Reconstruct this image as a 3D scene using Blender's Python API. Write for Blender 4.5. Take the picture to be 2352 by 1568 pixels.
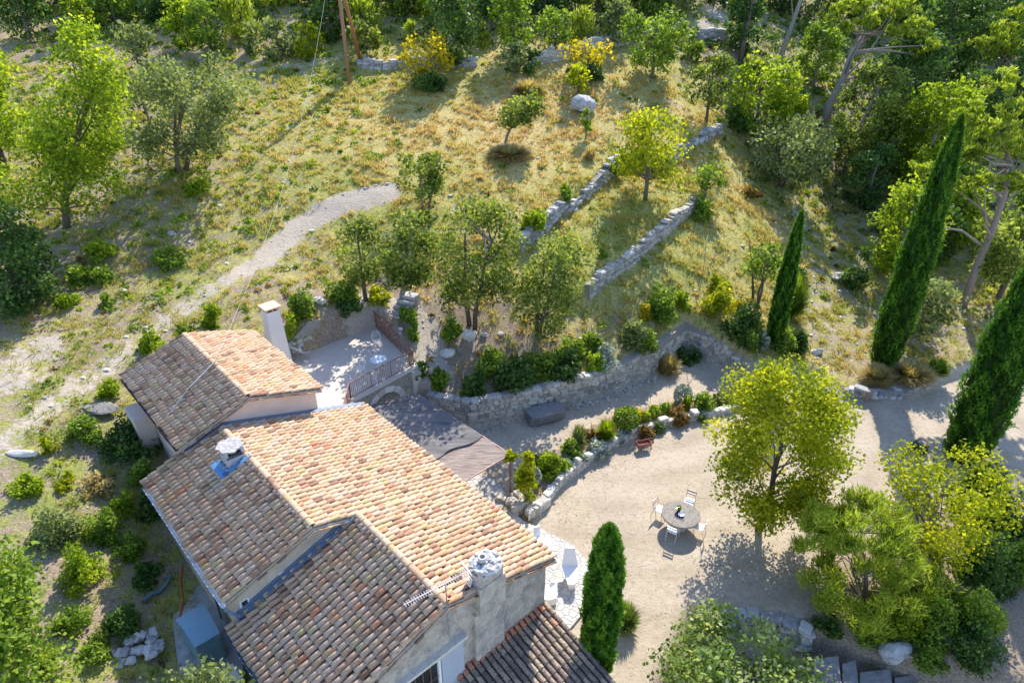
import bpy, bmesh, math, random
import numpy as np
from mathutils import Vector, Quaternion
for o in list(bpy.data.objects): bpy.data.objects.remove(o, do_unlink=True)
S = bpy.context.scene
COL = S.collection
# ------------------------------------------------------------------ camera
CH = 22.0; PITCH = math.radians(30)
cam = bpy.data.cameras.new('camera'); cam.lens = 24; cam.sensor_width = 36; cam.clip_end = 600; cam.clip_start = .5
camo = bpy.data.objects.new('camera', cam); COL.objects.link(camo)
camo.location = (0, 0, CH); camo.rotation_euler = (math.radians(60), 0, 0); S.camera = camo
# ------------------------------------------------------------------ world, sun, exposure
SUN_EL = math.radians(42); SUN_AZ = math.radians(17.5)          # azimuth measured from +Y towards +X
W = bpy.data.worlds.new('World'); S.world = W; W.use_nodes = True
nt = W.node_tree; bg = nt.nodes['Background']
sky = nt.nodes.new('ShaderNodeTexSky'); sky.sky_type = 'NISHITA'; sky.sun_disc = False
sky.sun_elevation = SUN_EL; sky.sun_rotation = SUN_AZ; sky.altitude = 300; sky.ozone_density = 3.0; sky.dust_density = .4
tint = nt.nodes.new('ShaderNodeMix'); tint.data_type = 'RGBA'; tint.blend_type = 'MULTIPLY'; tint.inputs[0].default_value = 1; tint.inputs[7].default_value = (1.02, 1.0, 1.06, 1)
nt.links.new(sky.outputs[0], tint.inputs[6]); nt.links.new(tint.outputs[2], bg.inputs[0]); bg.inputs[1].default_value = 0.15
sv = Vector((math.sin(SUN_AZ)*math.cos(SUN_EL), math.cos(SUN_AZ)*math.cos(SUN_EL), math.sin(SUN_EL)))
sl = bpy.data.lights.new('sun', 'SUN'); sl.energy = 3.6; sl.angle = math.radians(.5); sl.color = (1, .93, .82)
so = bpy.data.objects.new('sun', sl); COL.objects.link(so); so.rotation_euler = sv.to_track_quat('Z', 'Y').to_euler(); so.location = (20, 60, 60)
S.view_settings.view_transform = 'Standard'; S.view_settings.look = 'None'; S.view_settings.gamma = 1
S.view_settings.exposure = 1.27
S.render.engine = 'CYCLES'
S.cycles.max_bounces = 6; S.cycles.diffuse_bounces = 3; S.cycles.transparent_max_bounces = 4; S.cycles.transmission_bounces = 3
# ------------------------------------------------------------------ maths helpers
F = 1568.; C30 = math.cos(PITCH); S30 = .5
def ray(px, py):
    a = (px-1176)/F; b = (784-py)/F
    return np.array([a, b*S30+C30, b*C30-S30])
def at(px, py, h):
    d = ray(px, py); t = (h-CH)/d[2]; return (d[0]*t, d[1]*t, h)
def zrow(py, Y):                      # height seen on image row py at forward distance Y
    b = (784-py)/F; t = Y/(b*S30+C30); return CH + t*(b*C30-S30)
def depth(X, Y, Z): return Y*C30 - (Z-CH)*S30
HA = np.array([.734, .679]); HB = np.array([-.679, .734])
def hf(s, q, z): return (s*HA[0]+q*HB[0], s*HA[1]+q*HB[1], z)
rng = np.random.default_rng(7); random.seed(7)
def hsh(i, j, s):
    v = np.sin(i*127.1+j*311.7+s*74.7)*43758.5453
    return v-np.floor(v)
def vn(x, y, sc, seed=0):
    x = np.asarray(x, float)/sc; y = np.asarray(y, float)/sc
    i = np.floor(x); j = np.floor(y); u = x-i; v = y-j
    u = u*u*(3-2*u); v = v*v*(3-2*v)
    return (hsh(i, j, seed)*(1-u)+hsh(i+1, j, seed)*u)*(1-v)+(hsh(i, j+1, seed)*(1-u)+hsh(i+1, j+1, seed)*u)*v
def fbm(x, y, sc, seed=0): return .5*vn(x, y, sc, seed)+.3*vn(x, y, sc/2.1, seed+1)+.2*vn(x, y, sc/4.3, seed+2)
def sstep(a, b, x): t = np.clip((x-a)/(b-a), 0, 1); return t*t*(3-2*t)
def segd(x, y, pts, closed=False):
    P = list(pts)+([pts[0]] if closed else []); best = np.full(np.shape(x), 1e9)
    for (ax, ay), (bx, by) in zip(P[:-1], P[1:]):
        dx, dy = bx-ax, by-ay; L = dx*dx+dy*dy+1e-9
        t = np.clip(((x-ax)*dx+(y-ay)*dy)/L, 0, 1)
        best = np.minimum(best, np.hypot(x-ax-t*dx, y-ay-t*dy))
    return best
def inside(x, y, pts):
    r = np.zeros(np.shape(x), bool); n = len(pts)
    for i in range(n):
        ax, ay = pts[i]; bx, by = pts[(i+1) % n]
        c = ((ay > y) != (by > y)) & (x < (bx-ax)*(y-ay)/((by-ay) if by != ay else 1e-9)+ax)
        r ^= c
    return r
def sdp(x, y, pts): return np.where(inside(x, y, pts), 1, -1)*segd(x, y, pts, True)
def side(x, y, pts):                   # signed distance to an open line, + on its left
    P = list(pts); best = np.full(np.shape(x), 1e9); sg = np.ones(np.shape(x))
    for (ax, ay), (bx, by) in zip(P[:-1], P[1:]):
        dx, dy = bx-ax, by-ay; L = dx*dx+dy*dy
        t = np.clip(((x-ax)*dx+(y-ay)*dy)/L, 0, 1); d = np.hypot(x-ax-t*dx, y-ay-t*dy)
        s = np.sign(dx*(y-ay)-dy*(x-ax)); m = d < best; best = np.where(m, d, best); sg = np.where(m, s, sg)
    return best*sg
def pl(pix, h): return [at(a, b, h)[:2] for a, b in pix]
# ------------------------------------------------------------------ terrain
PA, PB, PC, PD = (-7.6, 26.8), (-4.9, 29.9), (-7.75, 34.3), (-11.6, 30.7)
RWALL = [(-4.6, 29.4), (-2.1, 28.7), (.89, 29.7), (2.57, 30.5), (5.07, 31.6), (8.4, 34.2), (10.7, 36.9), (14.6, 34.2)]
MOUND = pl([(1935, 905), (2010, 915), (2080, 905), (2130, 880)], .1)
LOW = [hf(11.4, 3, 0)[:2], hf(11.4, 22.6, 0)[:2], PA, PB]+RWALL[1:]+[(16.6, 34.3), (18.3, 34.0)]+MOUND+[(27, 34.5), (45, 39), (75, 44), (75, -20), (0, -20)]
PLANT = pl([(1228, 1188), (1290, 1112), (1345, 1068), (1400, 1030), (1470, 994), (1560, 970), (1660, 950), (1725, 930)], 0)
PATHP = [hf(11.4, 16.6, 0)[:2], hf(15.7, 16.6, 0)[:2]]+PLANT+[(14.6, 34.2), (10.7, 36.9), (8.4, 34.2), (5.07, 31.6), (2.57, 30.5), (.89, 29.7), (-2.1, 28.7), PB, PA, hf(11.4, 22.6, 0)[:2]]
TERP = [hf(11.4, 22.7, 0)[:2], PA, PB, (PC[0]+.1, PC[1]+.15), (PD[0]-.1, PD[1]+.15), (PD[0]-1.4, PD[1]-1.0), hf(9.6, 29.2, 0)[:2], hf(9.6, 22.7, 0)[:2]]
YARD = [(6.95, 17.8), (11.3, 17.1), (15.3, 15.6), (20, 13.5), (40, 12), (40, -20), (3, -20), (5, 14.5)]
W1 = pl([(1185, 520), (1240, 500), (1330, 455), (1420, 408)], 7.3)+pl([(1520, 360), (1590, 325), (1625, 308), (1650, 296)], 8.8)
W2 = pl([(1350, 625), (1440, 578), (1530, 525), (1612, 478)], 5.6)
CP = [(0, 1050, 5), (300, 850, 5), (640, 570, 6.3), (700, 690, 5.4), (880, 440, 8), (0, 700, 6.5), (0, 300, 10.5), (150, 520, 8), (415, 385, 9.4),
      (803, 190, 12.2), (1500, 175, 12.2), (1160, 320, 9.5), (480, 1500, 2.2), (430, 1300, 2.4), (340, 1150, 3.2), (100, 1300, 3.7), (0, 1500, 3.2), (200, 1450, 2.9),
      (1230, 510, 6.8), (1420, 410, 7.8), (1590, 325, 8.9), (1350, 625, 5.1), (1610, 475, 6.1), (1420, 815, 2.1), (1150, 895, 2.0), (1560, 718, 2.6), (1500, 650, 4.0),
      (1250, 740, 3.5), (1085, 720, 4.2), (1700, 560, 4.4), (1775, 770, 1.5), (1650, 725, 2.5), (930, 715, 4.7), (985, 780, 3.1), (1010, 900, 2.0), (760, 700, 5.3),
      (1890, 830, .35), (1900, 700, 1.2), (1870, 560, 2.8), (1830, 430, 4.6), (1885, 300, 7.4), (2030, 850, .9), (2120, 840, .8), (2210, 700, 1.6), (2352, 700, 1.5), (2300, 500, 3.6),
      (2352, 850, .4), (2050, 300, 7.6), (2300, 200, 10.5), (2000, 50, 14), (0, 0, 17), (600, 30, 16.5), (1176, 50, 15.6), (1640, 30, 16), (850, 560, 6.2), (1000, 600, 5.5)]
ctr = [at(a, b, h) for a, b, h in CP]+[(-90, 130, 36), (0, 150, 38), (90, 150, 36), (-70, 70, 18), (-60, 10, 8), (60, 60, 5), (85, 20, 1), (0, 0, 0), (-30, 0, 2.2), (100, 100, 17), (-45, 25, 8.5), (45, 40, 2), (-12, 14, 2.2), (25, -10, 0), (45, 80, 10), (-7.7, 34.6, 4.2), (-11.7, 31.5, 4.7), (-3.5, 31, 2.3)]
ctr = np.array(ctr); P2 = ctr[:, :2]/30.
def tk(r2): return .5*r2*np.log(r2+1e-9)
n_ = len(ctr); K = tk(((P2[:, None]-P2[None])**2).sum(-1)); K[np.arange(n_), np.arange(n_)] += .012
Am = np.zeros((n_+3, n_+3)); Am[:n_, :n_] = K; Am[:n_, n_] = 1; Am[:n_, n_+1:] = P2; Am[n_:, :n_] = Am[:n_, n_:].T
TW = np.linalg.solve(Am, np.concatenate([ctr[:, 2], [0, 0, 0]]))
def Ufun(x, y):
    x = np.asarray(x, float)/30; y = np.asarray(y, float)/30; r = TW[n_]+TW[n_+1]*x+TW[n_+2]*y
    for i in range(n_): r = r+TW[i]*tk((x-P2[i, 0])**2+(y-P2[i, 1])**2)
    return r
def Hfun(x, y):
    u = Ufun(x, y)
    for Wl, a in ((W1, .45), (W2, .45)):
        d = side(x, y, Wl); u = u+a*np.tanh(d/.12)*np.exp(-np.abs(d)/2.2)
    u = u+.22*(fbm(x, y, 3.1, 5)-.5)+.12*(vn(x, y, 1.1, 9)-.5)
    hp = .45*(1-sstep(4, 13, x))
    low = 0+hp*sstep(-.12, .12, sdp(x, y, PATHP))-1.4*sstep(-.1, .5, sdp(x, y, YARD))
    w = sstep(-.02, .3, sdp(x, y, LOW)); r = u*(1-w)+low*w
    k = sstep(.0, .25, sdp(x, y, TERP)); return np.where(k > 0, r*(1-k)+np.minimum(r, 2.9)*k, r)
gx = np.concatenate([np.arange(-190, -62, 8.), np.arange(-62, 62, .3), np.arange(62, 200, 8.)])
gy = np.concatenate([np.arange(-40, 4, 4.), np.arange(4, 96, .3), np.arange(96, 200, 4.)])
GX, GY = np.meshgrid(gx, gy); GZ = Hfun(GX, GY)
def Hq(x, y):
    x = float(x); y = float(y)
    i = min(max(np.searchsorted(gx, x)-1, 0), len(gx)-2); j = min(max(np.searchsorted(gy, y)-1, 0), len(gy)-2)
    u = (x-gx[i])/(gx[i+1]-gx[i]); v = (y-gy[j])/(gy[j+1]-gy[j])
    return float((GZ[j, i]*(1-u)+GZ[j, i+1]*u)*(1-v)+(GZ[j+1, i]*(1-u)+GZ[j+1, i+1]*u)*v)
def Hv(x, y):
    i = np.clip(np.searchsorted(gx, x)-1, 0, len(gx)-2); j = np.clip(np.searchsorted(gy, y)-1, 0, len(gy)-2)
    u = (x-gx[i])/(gx[i+1]-gx[i]); v = (y-gy[j])/(gy[j+1]-gy[j])
    return (GZ[j, i]*(1-u)+GZ[j, i+1]*u)*(1-v)+(GZ[j+1, i]*(1-u)+GZ[j+1, i+1]*u)*v
def hit(px, py):
    d = ray(px, py); t = 12.; lt = t
    while t < 160:
        if CH+d[2]*t < Hq(d[0]*t, d[1]*t): break
        lt = t; t += .5
    a, b = lt, t
    for _ in range(12):
        m = (a+b)/2
        if CH+d[2]*m < Hq(d[0]*m, d[1]*m): b = m
        else: a = m
    return d[0]*b, d[1]*b, CH+d[2]*b
# ------------------------------------------------------------------ mesh helpers
def tag(o, label=None, cat=None, group=None, kind=None):
    if label: o['label'] = label
    if cat: o['category'] = cat
    if group: o['group'] = group
    if kind: o['kind'] = kind
    return o
def empty(name, loc, label=None, cat=None, group=None, rz=0):
    o = bpy.data.objects.new(name, None); COL.objects.link(o); o.location = loc; o.rotation_euler = (0, 0, rz); o.empty_display_size = .2
    return tag(o, label, cat, group)
def mkobj(name, V, polys, mat, parent=None, rnd=None, smooth=False, loc=None, attrs=None):
    me = bpy.data.meshes.new(name); V = np.asarray(V, np.float32)
    polys = [np.asarray(p, np.int32) for p in polys if len(p)]
    if not polys: print('EMPTY', name); V = np.zeros((3, 3), np.float32); polys = [np.array([[0, 1, 2]], np.int32)]; rnd = None
    tot = np.concatenate([np.full(len(p), p.shape[1], np.int32) for p in polys]); st = np.concatenate([[0], np.cumsum(tot)[:-1]]).astype(np.int32)
    li = np.concatenate([p.ravel() for p in polys]).astype(np.int32)
    me.vertices.add(len(V)); me.vertices.foreach_set('co', V.ravel())
    me.loops.add(len(li)); me.loops.foreach_set('vertex_index', li)
    me.polygons.add(len(tot)); me.polygons.foreach_set('loop_start', st); me.polygons.foreach_set('loop_total', tot)
    me.polygons.foreach_set('use_smooth', np.full(len(tot), bool(smooth)))
    me.update(calc_edges=True)
    if rnd is not None:
        a = me.attributes.new('rnd', 'FLOAT', 'FACE'); a.data.foreach_set('value', np.asarray(rnd, np.float32))
    for k, v in (attrs or {}).items():
        a = me.attributes.new(k, 'FLOAT', 'POINT'); a.data.foreach_set('value', np.asarray(v, np.float32))
    if mat: me.materials.append(mat)
    o = bpy.data.objects.new(name, me); COL.objects.link(o)
    if parent is not None: o.parent = parent
    if loc is not None: o.location = loc
    return o
class G:
    """collects shapes and links them as ONE mesh object"""
    def __init__(s): s.V = []; s.n = 0; s.P = {}; s.R = {}
    def add(s, V, polys, r=None):
        V = np.asarray(V, float); r = random.random() if r is None else r
        for p in polys:
            p = np.asarray(p)
            k = p.shape[1]; s.P.setdefault(k, []).append(p+s.n)
            s.R.setdefault(k, []).append(np.full(len(p), r) if np.isscalar(r) else np.asarray(r))
        s.V.append(V); s.n += len(V); return s
    def hexa(s, c, r=None):            # 8 corners: bottom ring then top ring
        return s.add(c, [[(3, 2, 1, 0), (4, 5, 6, 7), (0, 1, 5, 4), (1, 2, 6, 5), (2, 3, 7, 6), (3, 0, 4, 7)]], r)
    def box(s, x0, x1, y0, y1, z0, z1, r=None, tf=None):
        c = [(x0, y0, z0), (x1, y0, z0), (x1, y1, z0), (x0, y1, z0), (x0, y0, z1), (x1, y0, z1), (x1, y1, z1), (x0, y1, z1)]
        if tf: c = [tf(*p) for p in c]
        return s.hexa(c, r)
    def bar(s, a, b, w, h=None, r=None):
        a = Vector(a); b = Vector(b); d = (b-a).normalized(); h = h or w
        u = d.cross(Vector((0, 0, 1))); u = u.normalized() if u.length > 1e-4 else Vector((1, 0, 0)); v = u.cross(d).normalized()
        c = [a-u*w/2-v*h/2, a+u*w/2-v*h/2, a+u*w/2+v*h/2, a-u*w/2+v*h/2]; c += [p+(b-a) for p in c]
        return s.hexa([tuple(p) for p in c], r)
    def tube(s, pts, rad, n=6, r=None, cap=True):
        P = np.asarray(pts, float); m = len(P); rad = np.broadcast_to(np.asarray(rad, float), (m,))
        T = np.gradient(P, axis=0); T /= np.linalg.norm(T, axis=1)[:, None]+1e-9
        ref = np.array([0, 0, 1.]) if abs(T[0, 2]) < .8 else np.array([1., 0, 0])
        U = np.cross(T, ref); U /= np.linalg.norm(U, axis=1)[:, None]+1e-9; Vv = np.cross(T, U)
        a = np.arange(n)*2*np.pi/n
        V = P[:, None]+rad[:, None, None]*(U[:, None]*np.cos(a)[None, :, None]+Vv[:, None]*np.sin(a)[None, :, None])
        i = np.arange(m-1)[:, None]*n; j = np.arange(n)[None]; k = (j+1) % n
        q = np.stack([i+j, i+k, i+n+k, i+n+j], -1).reshape(-1, 4); ps = [q]
        if cap: ps.append(np.array([list(range(n))[::-1], [(m-1)*n+x for x in range(n)]]))
        return s.add(V.reshape(-1, 3), ps, r)
    def prism(s, poly, z0, z1, r=None, tf=None):   # plan polygon extruded upwards
        n = len(poly); V = [(x, y, z0) for x, y in poly]+[(x, y, z1) for x, y in poly]
        if tf: V = [tf(*p) for p in V]
        return s.add(V, [[(i, (i+1) % n, n+(i+1) % n, n+i) for i in range(n)], [tuple(range(n))[::-1]], [tuple(range(n, 2*n))]], r)
    def prof(s, prof, q0, q1, r=None):             # (s,z) profile extruded along q in the house frame
        n = len(prof); V = [hf(a, q0, z) for a, z in prof]+[hf(a, q1, z) for a, z in prof]
        return s.add(V, [[(i, (i+1) % n, n+(i+1) % n, n+i) for i in range(n)], [tuple(range(n))[::-1]], [tuple(range(n, 2*n))]], r)
    def lathe(s, prof, n=24, c=(0, 0, 0), r=None):
        a = np.arange(n)*2*np.pi/n; m = len(prof)
        V = [(c[0]+R*math.cos(t), c[1]+R*math.sin(t), c[2]+z) for R, z in prof for t in a]
        q = [(i*n+j, i*n+(j+1) % n, (i+1)*n+(j+1) % n, (i+1)*n+j) for i in range(m-1) for j in range(n)]
        return s.add(V, [q, [tuple(range(n))[::-1]], [tuple(range((m-1)*n, m*n))]], r)
    def done(s, name, mat, parent=None, smooth=False, loc=None):
        V = np.concatenate(s.V)
        if loc is not None: V = V-np.array(loc)
        ks = sorted(s.P); pol = [np.concatenate(s.P[k]) for k in ks]; r = np.concatenate([np.concatenate(s.R[k]) for k in ks])
        return mkobj(name, V, pol, mat, parent, r, smooth, loc)
# chamfered stone template
bm = bmesh.new(); bmesh.ops.create_cube(bm, size=2); bmesh.ops.bevel(bm, geom=bm.edges[:], offset=.28, segments=1, affect='EDGES')
bm.verts.index_update(); STV = np.array([v.co[:] for v in bm.verts]); STP = {}
for f in bm.faces: STP.setdefault(len(f.verts), []).append([v.index for v in f.verts])
bm.free()
def stone(g, c, dim, ang=0, jit=.07, r=None, tilt=.08):
    V = STV*(np.array(dim)/2)*(1+rng.normal(0, jit, STV.shape))
    a = ang; R = np.array([[math.cos(a), -math.sin(a), 0], [math.sin(a), math.cos(a), 0], [0, 0, 1]])
    b = rng.normal(0, tilt); R = R@np.array([[math.cos(b), 0, math.sin(b)], [0, 1, 0], [-math.sin(b), 0, math.cos(b)]])
    g.add(V@R.T+np.array(c), list(STP.values()), r)
bm = bmesh.new(); bmesh.ops.create_icosphere(bm, subdivisions=3, radius=1); bm.verts.index_update()
IV = np.array([v.co[:] for v in bm.verts]); IP = np.array([[v.index for v in f.verts] for f in bm.faces]); bm.free()
def boulder(name, loc, dim, mat, seed, label=None, cat=None, group=None, rough=.22, parent=None):
    r_ = np.random.default_rng(seed); V = IV.copy(); d = np.ones(len(V))
    for k in range(9):
        n = r_.normal(size=3); n /= np.linalg.norm(n); h = r_.uniform(.55, .95); p = V@n
        d = np.minimum(d, np.where(p > h, h/np.maximum(p, 1e-3), 1))
    d *= 1+rough*.25*np.sin(V@r_.normal(0, 4, 3))+rough*.15*np.sin(V@r_.normal(0, 9, 3))
    V = V*d[:, None]*np.array(dim)/2
    o = mkobj(name, V, [IP], mat, parent, r_.random(len(IP))*.2+.4, False, loc)
    return tag(o, label, cat, group)
# ------------------------------------------------------------------ materials
def L(nt, a, b): nt.links.new(a, b)
def newmat(name):
    m = bpy.data.materials.new(name); m.use_nodes = True; nt = m.node_tree; b = nt.nodes['Principled BSDF']
    b.inputs['Specular IOR Level'].default_value = .25; return m, nt, b
def nz(nt, vec, sc, det=4, rough=.6):
    n = nt.nodes.new('ShaderNodeTexNoise'); n.inputs['Scale'].default_value = sc; n.inputs['Detail'].default_value = det; n.inputs['Roughness'].default_value = rough
    if vec is not None: L(nt, vec, n.inputs['Vector'])
    return n.outputs['Fac']
def ramp(nt, fac, stops):
    r = nt.nodes.new('ShaderNodeValToRGB'); e = r.color_ramp.elements
    while len(e) < len(stops): e.new(.5)
    for k, (p, c) in enumerate(stops): e[k].position = p; e[k].color = (*c, 1) if len(c) == 3 else c
    if fac is not None: L(nt, fac, r.inputs[0])
    return r.outputs[0]
def mixc(nt, f, a, b, mode='MIX'):
    m = nt.nodes.new('ShaderNodeMix'); m.data_type = 'RGBA'; m.blend_type = mode
    if isinstance(f, (int, float)): m.inputs[0].default_value = f
    else: L(nt, f, m.inputs[0])
    for k, v in ((6, a), (7, b)):
        if isinstance(v, tuple): m.inputs[k].default_value = (*v, 1)
        else: L(nt, v, m.inputs[k])
    return m.outputs[2]
def mth(nt, op, a, b=None, clamp=False):
    m = nt.nodes.new('ShaderNodeMath'); m.operation = op; m.use_clamp = clamp
    for k, v in ((0, a), (1, b)):
        if v is None: continue
        if isinstance(v, (int, float)): m.inputs[k].default_value = v
        else: L(nt, v, m.inputs[k])
    return m.outputs[0]
def att(nt, name):
    a = nt.nodes.new('ShaderNodeAttribute'); a.attribute_name = name; return a.outputs['Fac']
def pos(nt): return nt.nodes.new('ShaderNodeNewGeometry').outputs['Position']
def bump(nt, b, h, dist, strength=.6):
    n = nt.nodes.new('ShaderNodeBump'); n.inputs['Distance'].default_value = dist; n.inputs['Strength'].default_value = strength
    L(nt, h, n.inputs['Height']); L(nt, n.outputs[0], b.inputs['Normal'])
def plain(name, c, rough=.7, metal=0, var=.18, sc=3., bmp=0.0):
    m, nt, b = newmat(name); p = pos(nt); n = nz(nt, p, sc, 5)
    c0 = tuple(x*(1-var) for x in c); c1 = tuple(min(1, x*(1+var)) for x in c)
    L(nt, ramp(nt, n, [(.3, c0), (.7, c1)]), b.inputs['Base Color']); b.inputs['Roughness'].default_value = rough; b.inputs['Metallic'].default_value = metal
    if bmp: bump(nt, b, nz(nt, p, sc*6, 4), bmp)
    return m
def rndmat(name, stops, spot=None, sc=6., rough=.85, bmp=.01, spotpos=(.52, .62), sc2=1.2):
    m, nt, b = newmat(name); p = pos(nt); r = att(nt, 'rnd')
    n = nz(nt, p, sc, 5, .7); f = mth(nt, 'ADD', mth(nt, 'MULTIPLY', r, .8), mth(nt, 'MULTIPLY', n, .2))
    c = ramp(nt, f, stops); c = mixc(nt, .55, c, ramp(nt, nz(nt, p, sc*2.5, 4, .8), [(.25, (.35, .33, .32)), (.55, (1, 1, 1))]), 'MULTIPLY')
    if spot: c = mixc(nt, ramp(nt, nz(nt, p, sc*1.7, 3, .75), [(spotpos[0], (0, 0, 0)), (spotpos[1], (.85, .85, .85))]), c, spot)
    L(nt, c, b.inputs['Base Color']); b.inputs['Roughness'].default_value = rough
    if bmp: bump(nt, b, nz(nt, p, sc*3, 5, .7), bmp)
    return m
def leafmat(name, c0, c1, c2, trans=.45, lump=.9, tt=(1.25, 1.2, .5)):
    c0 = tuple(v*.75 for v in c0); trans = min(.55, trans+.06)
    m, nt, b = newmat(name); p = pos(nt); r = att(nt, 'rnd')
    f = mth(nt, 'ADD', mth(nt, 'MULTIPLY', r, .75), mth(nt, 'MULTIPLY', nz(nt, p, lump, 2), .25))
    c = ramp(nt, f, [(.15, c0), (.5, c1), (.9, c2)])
    L(nt, c, b.inputs['Base Color']); b.inputs['Roughness'].default_value = .55; b.inputs['Specular IOR Level'].default_value = .2
    t = nt.nodes.new('ShaderNodeBsdfTranslucent')
    L(nt, mixc(nt, 1.0, c, tt, 'MULTIPLY'), t.inputs[0])
    mx = nt.nodes.new('ShaderNodeMixShader'); mx.inputs[0].default_value = trans
    L(nt, b.outputs[0], mx.inputs[1]); L(nt, t.outputs[0], mx.inputs[2]); L(nt, mx.outputs[0], nt.nodes['Material Output'].inputs[0])
    return m
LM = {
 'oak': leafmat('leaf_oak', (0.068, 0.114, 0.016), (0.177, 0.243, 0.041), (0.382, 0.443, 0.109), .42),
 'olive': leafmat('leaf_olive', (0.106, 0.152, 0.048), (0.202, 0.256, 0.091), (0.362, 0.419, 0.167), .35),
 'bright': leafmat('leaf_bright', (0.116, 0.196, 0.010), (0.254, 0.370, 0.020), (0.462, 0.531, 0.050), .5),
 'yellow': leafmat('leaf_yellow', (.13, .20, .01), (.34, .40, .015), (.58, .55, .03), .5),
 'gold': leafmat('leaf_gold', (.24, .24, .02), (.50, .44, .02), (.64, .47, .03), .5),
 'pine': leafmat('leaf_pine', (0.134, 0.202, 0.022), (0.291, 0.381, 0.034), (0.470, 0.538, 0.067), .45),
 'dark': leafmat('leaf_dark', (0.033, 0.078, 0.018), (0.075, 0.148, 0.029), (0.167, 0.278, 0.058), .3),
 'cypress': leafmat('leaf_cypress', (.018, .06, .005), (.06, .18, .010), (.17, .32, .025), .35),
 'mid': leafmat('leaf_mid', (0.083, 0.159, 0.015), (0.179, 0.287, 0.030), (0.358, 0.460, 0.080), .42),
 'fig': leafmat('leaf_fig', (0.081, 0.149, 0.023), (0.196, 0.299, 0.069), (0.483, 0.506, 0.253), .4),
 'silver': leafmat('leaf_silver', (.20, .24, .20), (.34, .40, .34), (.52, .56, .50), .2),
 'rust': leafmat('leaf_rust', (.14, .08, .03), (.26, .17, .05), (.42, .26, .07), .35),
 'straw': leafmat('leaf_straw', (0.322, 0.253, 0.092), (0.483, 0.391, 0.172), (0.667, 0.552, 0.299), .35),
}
BARK = rndmat('bark', [(.2, (.10, .08, .06)), (.6, (.19, .16, .13)), (.9, (.28, .25, .21))], None, 8, .9, .02)
BARKP = rndmat('pale_bark', [(.2, (.15, .12, .10)), (.6, (.23, .19, .165)), (.9, (.32, .28, .25))], None, 6, .9, .02)
LIME = rndmat('limestone', [(.1, (.30, .27, .23)), (.45, (.50, .46, .40)), (.75, (.62, .57, .48)), (.95, (.48, .38, .27))], (.16, .155, .15), 5, .9, .02, (.55, .68))
PALE = rndmat('pale_limestone', [(.1, (.42, .39, .34)), (.5, (.60, .56, .49)), (.9, (.68, .64, .56))], (.3, .29, .27), 3, .9, .015, (.6, .75))
ROCK = rndmat('grey_rock', [(.1, (.28, .27, .26)), (.5, (.46, .45, .43)), (.9, (.58, .56, .53))], (.14, .14, .14), 2.2, .9, .04, (.55, .68))
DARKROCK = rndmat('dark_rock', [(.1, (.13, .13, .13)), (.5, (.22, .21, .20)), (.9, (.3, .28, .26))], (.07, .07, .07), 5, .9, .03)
TILE = rndmat('roof_tile', [(.02, (0.122, 0.064, 0.046)), (.14, (0.297, 0.169, 0.107)), (.30, (0.471, 0.296, 0.180)), (.50, (0.594, 0.411, 0.267)), (.64, (0.524, 0.389, 0.287)), (.73, (0.471, 0.372, 0.180)), (.80, (0.576, 0.322, 0.180)), (.90, (0.524, 0.212, 0.107)), (1, (0.419, 0.127, 0.057))],
              (.15, .11, .10), 9, .9, .008, (.55, .70))
TILED = rndmat('old_roof_tile', [(.05, (.10, .08, .07)), (.3, (.24, .18, .14)), (.55, (.36, .27, .19)), (.8, (.46, .36, .24)), (.95, (.5, .22, .11))], (.08, .08, .08), 6, .9, .008, (.5, .62))
PAN = rndmat('pan_tile', [(.1, (.09, .055, .055)), (.6, (.17, .10, .09)), (.9, (.26, .17, .13))], (.08, .07, .06), 6, .95, .008)  # dark purple carries the shadow in the gaps between cover tiles
PLASTER = plain('pink_plaster', (.58, .475, .40), .9, 0, .08, 1.2, .006)
PLASTER2 = plain('ochre_plaster', (.50, .42, .32), .9, 0, .22, 1.4, .01)
WHITE = plain('white_paint', (.82, .82, .82), .4, 0, .03)
METAL = plain('brown_metal', (.24, .14, .11), .55, .3, .2)
RUST = plain('rusty_metal', (.30, .12, .08), .7, .2, .3, 9)
ZINC = plain('sky_tinted_zinc', (.15, .20, .28), .5, .2, .12, 2)  # blue of the reflected sky mixed into the zinc colour
GREYM = plain('grey_metal', (.35, .35, .37), .45, .5, .1)
CREAM = plain('cream_plaster', (.72, .68, .60), .85, 0, .05)
WOODP = rndmat('pole_wood', [(.1, (.17, .09, .05)), (.6, (.28, .15, .09)), (.95, (.36, .20, .12))], None, 3, .85, .01)
GLASSD = plain('dark_glass', (.03, .035, .04), .15, 0, .1)
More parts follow.
